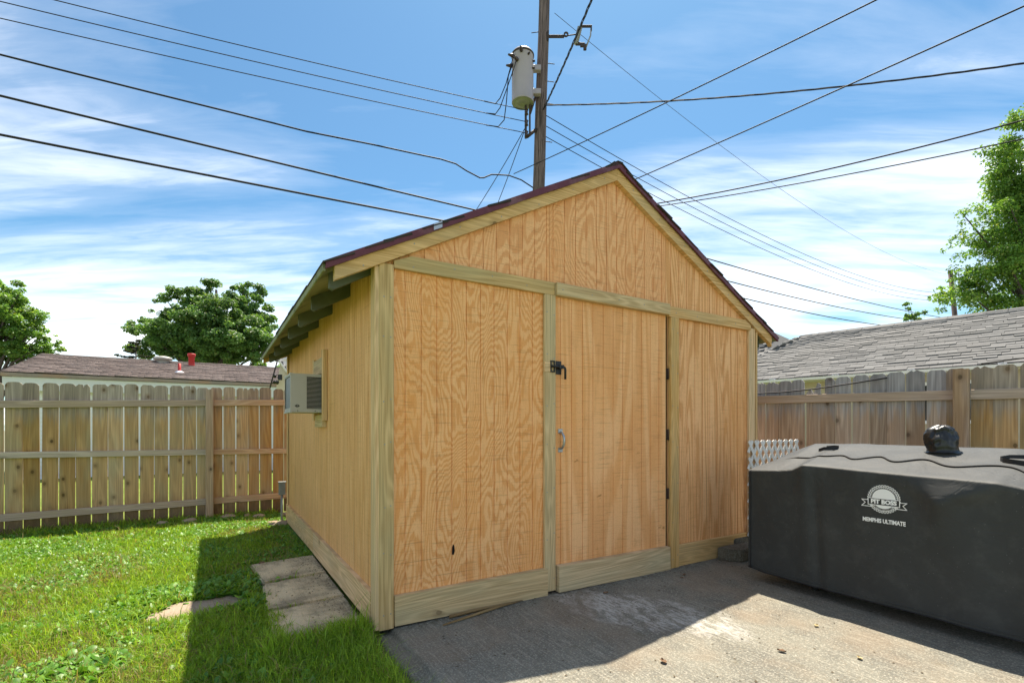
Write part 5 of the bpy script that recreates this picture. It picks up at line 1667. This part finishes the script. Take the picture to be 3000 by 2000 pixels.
while z < ZE - .42:
    mb.face([(UL + .1, VE + .26, z), (UR, VE + .26, z), (UR, VE + .275, z + .11), (UL + .1, VE + .275, z + .11)])
    mb.face([(UL + .1, VE + .275, z), (UR, VE + .275, z), (UR, VE + .26, z), (UL + .1, VE + .26, z)]); z += .11
build(mb, 'wall', M['white_paint'], bh)
poly_mesh('gable_wall', [poly((UL + .1, VE + .27, -.1), (UL + .1, VE + .27, ZE - .1), (UL + .1, VRr, ZR - .1), (UL + .1, VRr + 3, ZE - .1), (UL + .1, VRr + 3, -.1)), poly((UL + .02, VE + .02, ZE - .1), (UL + .02, VE + .3, ZE - .42), (UR, VE + .3, ZE - .42), (UR, VE + .02, ZE - .1))], M['white_paint'], bh)
mb = MB(); Mv = Matrix.Translation((-2.22, 16.1, 3.22))
mb.lathe([(.16, 0), (.16, .10), (.25, .11), (.26, .15), (.20, .20), (.08, .225), (0, .23)], 20, Mv); build(mb, 'roof_vent', M['vent_metal'], bh)
mb = MB(); Mv = Matrix.Translation((-1.45, 15.75, 3.08))
mb.lathe([(.10, 0), (.085, .05), (.085, .36), (.11, .37), (.115, .44), (.10, .46), (.0, .46)], 16, Mv); build(mb, 'vent_pipe', M['red_paint'], bh)
mb = MB(); Mv = Matrix.Translation((-1.70, 14.4, 2.76))
mb.lathe([(.04, 0), (.04, .30), (0, .30)], 12, Mv); vp = build(mb, 'vent_pipe', M['red_paint'], bh)
mb = MB(); mb.lathe([(.14, .0), (.12, .045), (.045, .09), (.04, .05)], 14, Mv); build(mb, 'flashing_boot', M['white_paint'], vp)

# --- small cream garage glimpsed between the shed and the left fence
gg_ = thing('garage', 'cream gabled garage glimpsed in the gap left of the shed back corner', 'garage', (-4.80, 10.0, 0))
gx = -0.62
def GP(x, y, z): return Vector((x * .45, y, z))
poly_mesh('wall', [[Vector((-.02, 0, -.1)), Vector((1.4, .75, -.1)), Vector((1.4, .75, 1.95)), Vector((.05, .02, 2.50)), Vector((-.02, 0, 2.05))]], M['cream_wall'], gg_)
mb = MB(); mb.tube([(-.115, -.08, 1.98), (.035, -.06, 2.58)], .014, 6); build(mb, 'dark_rake', M['dark_roof'], gg_)
mb = MB(); mb.prism([(0, 0), (.06, 0), (.06, .03), (0, .03)], lambda a, z, t: Vector((.04, -.05, 2.53)).lerp(Vector((.42, .14, 1.9)), t) + Vector((a * .6, -a * .3, z)), 0, 1); build(mb, 'white_rake', M['white_paint'], gg_)
rf2 = poly_mesh('roof', [[Vector((.04, -.04, 2.57)), Vector((.42, .14, 1.93)), Vector((2.2, 2.0, 1.93)), Vector((1.7, 1.9, 2.60))]], M['shingle_gray'], gg_)
lay_shingles(rf2, Vector((.42, .14, 1.95)), Vector((1.78, 1.86, 0)), (Vector((.04, -.04, 2.57)) - Vector((.42, .14, 1.93))), 2.3, .74, M['fascia'], expo=.12, th=.012, single=0)
mb = MB(); mb.board((.15, .3, 2.5), .10, .10, .22, 2, .005); build(mb, 'flue', M['black'], gg_)
fl_ = thing('floodlight', 'black floodlight fixture on the cream garage wall beside the shed', 'floodlight', (-4.74, 9.93, 2.20))
mb = MB(); mb.board((-.01, -.03, -.05), .075, .05, .11, 2, .008); build(mb, 'box', M['black'], fl_)
for (x, z) in ((-.05, .03), (-.05, -.09), (.0, -.10)):
    mb = MB(); mb.lathe([(0, -.035), (.02, -.035), (.035, .03), (0, .03)], 10, Matrix.Translation((x, -.05, z)) @ Matrix.Rotation(R(120), 4, 'X')); build(mb, 'lamp_head', M['black'], fl_)

# ================================================================== TREES
def leaf_cloud(centres, radii, n, size, cols, droop=0.3, seed=0, flat=0.75):
    rg = np.random.default_rng(seed)
    centres = np.array(centres); radii = np.array(radii)
    w = radii.prod(axis=1) ** (0.7); w /= w.sum()
    idx = rg.choice(len(centres), n, p=w)
    d = rg.normal(size=(n, 3)); d /= np.linalg.norm(d, axis=1)[:, None]
    rad = rg.random(n) ** 0.45
    P = centres[idx] + d * radii[idx] * rad[:, None]
    # leaf axes
    out = d * np.array([1, 1, .3]) + rg.normal(size=(n, 3)) * .55; out[:, 2] -= droop
    out /= np.linalg.norm(out, axis=1)[:, None]
    nrm = np.array([0, 0, 1.0]) * flat + d * .5 + rg.normal(size=(n, 3)) * .45
    side = np.cross(nrm, out); side /= np.linalg.norm(side, axis=1)[:, None]
    up = np.cross(out, side)
    s = size * rg.uniform(.6, 1.3, n)[:, None]
    base = P - out * s * .5; tip = P + out * s * .5
    lf = P + side * s * .36 + up * s * .14; rt = P - side * s * .36 + up * s * .14
    verts = np.stack([base, lf, tip, rt], axis=1).reshape(-1, 3)
    i = np.arange(n) * 4
    faces = np.concatenate([np.stack([i, i + 2, i + 1], 1), np.stack([i, i + 3, i + 2], 1)])
    cols = np.array(cols); t = rg.random(n)[:, None]; cl_ = rg.random(len(centres))[idx][:, None]
    c_ = cols[0] * (1 - t) + cols[1] * t
    c_ = c_ * (0.78 + .44 * cl_)
    c_ = np.where(rg.random(n)[:, None] < .05, cols[2], c_)
    return verts, faces, np.repeat(c_, 4, axis=0)


def tree(name, label, cat, base, top_z, rad, blobs, nsub, nleaf, size, cols, seed, group=None, droop=.3, limbs=True, subr=(.28, .5)):
    rg = random.Random(seed)
    t = thing(name, label, cat, base)
    B = Vector(base)
    sub = []; rr = []
    for (c_, r_) in blobs:
        for _ in range(max(1, int(nsub * (r_[0] * r_[1] * r_[2]) ** .55))):
            d = Vector((rg.gauss(0, 1), rg.gauss(0, 1), rg.gauss(0, 1))).normalized()
            k = rg.random() ** .4
            p = Vector(c_) - B + Vector((d.x * r_[0] * k, d.y * r_[1] * k, d.z * r_[2] * k))
            s = (r_[0] * r_[1] * r_[2]) ** (1 / 3) * rg.uniform(*subr)
            sub.append(tuple(p)); rr.append((s * 1.15, s * 1.15, s * .72))
    v_, f_, c_ = leaf_cloud(sub, rr, nleaf, size, cols, droop, seed)
    link('crown', np_mesh('crown', v_, f_, M['tree_leaf'], c_), t)
    mb_ = MB(); h = top_z - B.z
    pts = [Vector((0.06 * h * math.sin(k * .9 + seed) * k / 6, .04 * h * math.cos(k * 1.1 + seed) * k / 6, h * k / 6)) for k in range(7)]
    mb_.tube(pts, [rad * (1 - .8 * k / 6) for k in range(7)], 10)
    build(mb_, 'trunk', M['bark'], t)
    if limbs:
        order = list(range(len(sub))); rg.shuffle(order)
        for j in order[:44]:
            tgt = Vector(sub[j]); k = min(5, max(1, int(6 * (tgt.z * .55) / h)))
            st = pts[k]
            mid = st.lerp(tgt, .5) + Vector((rg.uniform(-.2, .2), rg.uniform(-.2, .2), .12 * (tgt - st).length))
            r0 = rad * (1 - .8 * k / 6) * .5
            mb_ = MB(); mb_.tube([st, st.lerp(mid, .5) + Vector((0, 0, .05)), mid, mid.lerp(tgt, .6), tgt], [r0, r0 * .75, r0 * .5, r0 * .3, r0 * .12], 6, False)
            build(mb_, 'limb', M['bark'], t)
    return t


GRN = [(0.12, 0.26, 0.055), (0.25, 0.42, 0.09), (0.37, 0.44, 0.11)]
DRK = [(0.085, 0.185, 0.055), (0.18, 0.32, 0.095), (0.27, 0.35, 0.11)]
tree('round_tree', 'full round dark green tree behind the brown roofed house', 'tree', (-17.2, 28.0, -.1), 9.0, .30,
     [((-16.82,28.00,8.78),(1.17,0.88,1.08)),((-17.73,27.00,8.12),(1.37,1.03,1.17)),((-15.80,29.00,8.65),(1.27,0.95,1.17)),((-19.56,28.00,7.70),(1.17,0.88,1.08)),((-16.29,26.50,6.80),(2.15,1.61,1.47)),((-14.93,28.50,7.42),(1.17,0.88,1.27)),((-18.11,27.00,6.34),(1.86,1.39,1.17)),((-15.47,27.00,5.96),(2.15,1.61,1.17)),((-21.30,28.50,7.12),(1.08,0.81,0.78)),((-22.38,29.00,7.13),(0.68,0.51,0.55)),((-14.18,28.00,6.33),(0.78,0.59,1.08)),((-20.15,28.00,5.94),(1.47,1.10,0.88)),((-17.60,28.00,5.55),(2.35,1.76,0.78)),((-14.86,28.00,5.36),(1.17,0.88,0.88))],
     26, 85000, .15, DRK, 3, droop=.75, subr=(.14, .34))
tree('maple_tree', 'light green tree at the far left edge beside the brown roof', 'tree', (-26.9, 25.0, -.1), 8.2, .28,
     [((-25.85,25.00,8.13),(0.79,0.59,0.79)),((-26.72,25.00,7.35),(1.40,1.05,1.57)),((-24.84,24.50,7.13),(1.04,0.85,1.05)),((-25.03,25.50,6.41),(0.87,0.65,0.70)),((-25.67,25.00,5.95),(1.40,1.05,1.05)),((-23.92,25.00,5.61),(0.84,0.63,0.49)),((-27.24,25.00,5.61),(1.57,1.18,1.40)),((-24.97,25.00,4.99),(1.40,1.05,0.70)),((-24.05,25.50,5.16),(0.61,0.46,0.38)),((-24.27,25.00,4.56),(1.05,0.79,0.52)),((-27.94,25.00,7.70),(1.40,1.05,1.75))],
     22, 46000, .13, GRN, 5, droop=.3, subr=(.14, .36))
tree('maple_tree', 'tall leafy maple at the right edge behind the gray roofed house', 'tree', (26.2, 24.0, -.1), 15.0, .38,
     [((24.98,24.00,16.31),(1.01,0.75,0.59)),((24.48,24.00,15.49),(1.17,0.88,1.01)),((26.15,24.00,15.82),(1.51,1.13,1.51)),((24.22,24.00,14.15),(1.01,0.75,1.01)),((25.65,24.00,13.48),(1.84,1.38,1.84)),((24.14,24.00,12.80),(1.17,0.88,1.01)),((22.98,23.50,11.25),(1.26,0.94,0.92)),((24.98,24.00,11.13),(1.84,1.38,1.68)),((22.93,24.50,10.39),(1.17,0.88,0.84)),((23.47,23.50,9.11),(1.68,1.26,1.17)),((25.98,24.00,9.12),(2.01,1.51,1.68)),((22.30,24.00,8.78),(1.01,0.75,0.75)),((22.42,24.50,7.91),(1.26,0.94,0.75)),((23.47,24.00,7.61),(1.51,1.13,0.92)),((25.15,24.00,7.27),(1.84,1.38,1.01)),((21.73,24.50,7.40),(0.84,0.63,0.50)),((22.00,25.00,8.05),(0.50,0.38,0.50)),((26.82,24.00,12.13),(2.01,1.51,2.68)),((28.9,25.0,12.0),(2.2,2.0,3.6)),((28.6,25.0,8.4),(2.2,2.0,1.8))],
     24, 140000, .13, GRN, 8, droop=.3, subr=(.18, .42))
tree('sapling', 'small sprig of leaves just showing over the gray roof ridge', 'tree', (18.1, 22.0, -.1), 6.1, .05,
     [((17.90,22.00,6.63),(0.26,0.26,0.22)),((18.29,22.00,6.25),(0.49,0.49,0.18)),((17.67,22.00,6.10),(0.22,0.22,0.15))], 60, 520, .12, DRK, 11, droop=.3, subr=(.2, .5))
tree('shrub', 'bit of bright green foliage under the left end of the shed eave', 'shrub', (-9.3, 20.0, -.1), 3.6, .06,
     [((-9.4,20.0,4.0),(.55,.5,.45)),((-9.0,20.2,3.6),(.6,.5,.5)),((-9.8,20.1,3.5),(.6,.5,.5))], 14, 3000, .13, GRN, 12)
# thin, nearly bare conifer
cf = thing('conifer', 'thin nearly bare conifer with level branches beside the round tree', 'tree', (-18.53, 24.0, -.1))
mb = MB(); mb.tube([(0, 0, 0), (.03, 0, 3), (.08, 0, 5.75)], [.10, .06, .012], 8); build(mb, 'trunk', M['bark'], cf)
rg_ = random.Random(4); tw = []
for k in range(26):
    z = 3.6 + 2.0 * k / 26; a = rg_.uniform(0, 6.28); L_ = (1.7 - .055 * k) * rg_.uniform(.55, 1.0)
    if k % 3 == 0: a = math.pi + rg_.uniform(-.5, .5)
    d = Vector((math.cos(a), math.sin(a), rg_.uniform(-.02, .16)))
    mb = MB(); mb.tube([Vector((.06, 0, z)), Vector((.06, 0, z)) + d * L_ * .5 + Vector((0, 0, -.04)), Vector((.06, 0, z)) + d * L_], [.022, .014, .004], 5, False)
    build(mb, 'branch', M['bark'], cf)
    for j in range(18):
        t = rg_.uniform(.3, 1); tw.append(tuple(Vector((.06, 0, z)) + d * L_ * t))
v_, f_, c_ = leaf_cloud(tw, [(.09, .09, .05)] * len(tw), 2600, .10, [(.035, .05, .028), (.055, .07, .04), (.09, .08, .05)], .2, 77)
link('crown', np_mesh('crown', v_, f_, M['tree_leaf'], c_), cf)

# ================================================================== LAWN
def vnoise(x, y, seed):
    rg = np.random.default_rng(seed); T_ = rg.random((256, 256))
    xi = np.floor(x).astype(int); yi = np.floor(y).astype(int); fx, fy = x - xi, y - yi
    fx = fx * fx * (3 - 2 * fx); fy = fy * fy * (3 - 2 * fy)
    g_ = lambda a, b_: T_[a % 256, b_ % 256]
    return (g_(xi, yi) * (1 - fx) + g_(xi + 1, yi) * fx) * (1 - fy) + (g_(xi, yi + 1) * (1 - fx) + g_(xi + 1, yi + 1) * fx) * fy


def fbm(x, y, s, seed):
    return .55 * vnoise(x * s, y * s, seed) + .3 * vnoise(x * s * 2.3, y * s * 2.3, seed + 1) + .15 * vnoise(x * s * 5.1, y * s * 5.1, seed + 2)


def gz_np(u, v):
    a = np.clip((-u - .6) / 2.2, 0, 1); b_ = np.clip((v - 1.5) / 3.0, 0, 1)
    return -0.055 - .035 * np.maximum(a, b_)


def to_world(u, v):
    return SHED.x + U.x * u + V.x * v, SHED.y + U.y * u + V.y * v


def lawn_mask(u, v, edge=0.0):
    n = fbm(u + 50, v + 50, 5.0, 21) - .5
    ok = (v < 5.35)
    shed_ = (u > -0.035 + edge) & (v > -0.02)
    padm = (u > -0.055 + n * .10) & (v <= 0.02)
    joint = (np.abs(v - .725) < .016) | (np.abs(v - 1.365) < .016)
    pv = (u > -0.50 + n * .30) & (v > 0.20 + n * .25) & (v < 1.98 + n * .2) & ~(joint & (n > .02))
    sk = (((u + .95) / .36) ** 2 + ((v - 1.09 - (u + .95) * .15) / .17) ** 2 < 1.0 + n * 2.4)
    return ok & ~shed_ & ~padm & ~pv & ~sk


def visible(x, y, m_=0.03):
    return (y > 1.15) & (np.abs(x / y) < 1.65 + m_)


N0 = 1520000
u = rng.uniform(-8.2, 0.12, N0); v = rng.uniform(-3.0, 5.3, N0)
x, y = to_world(u, v)
dry = fbm(u + 9, v + 9, 1.5, 5)
worn = np.exp(-(((u + 1.75) / .5) ** 2 + ((v - .55) / .35) ** 2)) + .8 * np.exp(-(((u + 1.0) / .35) ** 2 + ((v + .5) / .25) ** 2)) + .7 * np.exp(-(((u + 2.0) / .3) ** 2 + ((v - 1.6) / .2) ** 2))
keep = lawn_mask(u, v) & visible(x, y) & (rng.random(N0) < np.clip((2.5 / np.maximum(y, .5)) ** 1.35, 0, 1)) & (rng.random(N0) < 1.05 - .55 * worn - .35 * np.clip((dry - .6) * 4, 0, 1))
u, v, x, y, dry, worn = (a[keep] for a in (u, v, x, y, dry, worn))
n = len(u)
patch = fbm(u + 30, v + 30, 2.2, 9)
tall = .45 * np.exp(-((u + .10) / .12) ** 2) * (v < 0.1) + .7 * np.exp(-((v - .05) / .12) ** 2) * (u > -.6) + .6 * (v > 4.95)
h = rng.uniform(.018, .046, n) * (1 + .55 * patch) * (1 + 1.0 * tall) * (1 - .35 * np.clip(worn, 0, 1))
long_ = rng.random(n) < .03; h = np.where(long_, h * 1.7, h)
h *= 1.25 * np.clip(1.25 - (y - 2.2) * .06, .8, 1.25)
w = rng.uniform(.0012, .0032, n) * (1 + .22 * np.clip(y - 2.2, 0, 4))
a = rng.uniform(0, 2 * np.pi, n); lean = rng.uniform(.15, .95, n); la = rng.uniform(0, 2 * np.pi, n)
z = gz_np(u, v) - .004
base = np.stack([x, y, z], 1)
side = np.stack([np.cos(a), np.sin(a), 0 * a], 1) * w[:, None]
ld = np.stack([np.cos(la), np.sin(la), 0 * la], 1)
mid = base + ld * (h * lean * .35)[:, None]; mid[:, 2] += h * .62
tip = base + ld * (h * lean * 1.05)[:, None]; tip[:, 2] += h * np.clip(1.08 - lean * .45, .45, 1)
verts = np.stack([base - side, base + side, mid - side * .8, mid + side * .8, tip], 1).reshape(-1, 3)
i = np.arange(n) * 5
faces = np.concatenate([np.stack([i, i + 1, i + 3], 1), np.stack([i, i + 3, i + 2], 1), np.stack([i + 2, i + 3, i + 4], 1)])
t = rng.random(n)[:, None]
colr = np.array([.185, .345, .025]) * (1 - t) + np.array([.385, .540, .060]) * t
colr = colr * (1 - .5 * np.clip((.5 - patch) * 2, 0, 1))[:, None] * rng.uniform(.62, 1.35, n)[:, None]
straw = rng.random(n) < np.clip(.07 + .75 * np.clip((dry - .50) * 3, 0, 1) + .6 * worn, 0, .8)
colr = np.where(straw[:, None], np.array([.36, .29, .13]) * (.6 + .6 * t), colr)
link('grass', np_mesh('grass', verts, faces, M['blade'], np.repeat(colr, 5, axis=0)), kind='stuff')

# broad-leaved weeds: rosettes
N1 = 290000
u = rng.uniform(-7.6, 0.05, N1); v = rng.uniform(-1.2, 5.1, N1)
x, y = to_world(u, v)
wn = fbm(u + 70, v + 70, 2.6, 31)
g2 = lambda uu, vv_, su, sv: np.exp(-(((u - uu) / su) ** 2 + ((v - vv_) / sv) ** 2))
wt = 1.0 * ((u > -1.05) & (v > 1.95)) + .85 * g2(-.66, 1.2, .13, .75) + .75 * g2(-1.35, .52, .28, .24) + .75 * g2(-1.15, 1.5, .35, .18) + .5 * (v > 4.3) + .55 * (v > 2.2) * (u < -1.0) + .16 * (v > .9) + .05
wt = wt * np.clip((wn - .36) * 4.5, .05, 1.0)
keep = lawn_mask(u, v, .02) & visible(x, y) & (rng.random(N1) < wt * np.clip((3.4 / np.maximum(y, .5)) ** 1.0, 0, 1))
u, v, x, y = u[keep], v[keep], x[keep], y[keep]
nl = rng.integers(4, 8, len(u))
pi_ = np.repeat(np.arange(len(u)), nl); n = len(pi_)
psz = rng.uniform(.5, 1.15, len(u)) * np.where((u > -1.6) & (v < 1.9), 1.25, 1.0)
pa = rng.uniform(0, 6.28, len(u))
az = pa[pi_] + rng.uniform(-.5, .5, n) + np.arange(n) * 2.4
L_ = rng.uniform(.024, .055, n) * psz[pi_]; Wd = L_ * rng.uniform(.24, .36, n)
el = rng.uniform(.05, .95, n)
d = np.stack([np.cos(az) * np.cos(el), np.sin(az) * np.cos(el), np.sin(el)], 1)
sd = np.stack([-np.sin(az), np.cos(az), 0 * az], 1); upn = np.cross(d, sd)
b0 = np.stack([x[pi_], y[pi_], gz_np(u, v)[pi_] + rng.uniform(0, .018, n)], 1) + d * (L_ * .25)[:, None]
Lc, Wc = L_[:, None], Wd[:, None]
curl = (rng.uniform(.0, .35, n) * L_)[:, None]
p0 = b0; p1 = b0 + d * Lc * .35; p2 = b0 + d * Lc * .72 ; p3 = b0 + d * Lc
p2 = p2 - np.array([0, 0, 1]) * curl * .35; p3 = p3 - np.array([0, 0, 1]) * curl
up_ = -upn * Wc * .28
verts = np.stack([p0, p1 + sd * Wc + up_, p1 - sd * Wc + up_, p1, p2 + sd * Wc * .85 + up_, p2 - sd * Wc * .85 + up_, p2, p3], 1).reshape(-1, 3)
i = np.arange(n) * 8
T3 = lambda a_, b_, c_: np.stack([i + a_, i + b_, i + c_], 1)
faces = np.concatenate([T3(0, 3, 1), T3(0, 2, 3), T3(1, 3, 6), T3(1, 6, 4), T3(3, 2, 5), T3(3, 5, 6), T3(4, 6, 7), T3(6, 5, 7)])
t = rng.random(n)[:, None]; pc = rng.random(len(u))[pi_][:, None]
colr = (np.array([.075, .215, .026]) * (1 - t) + np.array([.195, .385, .050]) * t) * (.75 + .5 * pc)
link('weeds', np_mesh('weeds', verts, faces, M['weed'], np.repeat(colr, 8, axis=0)), kind='stuff')
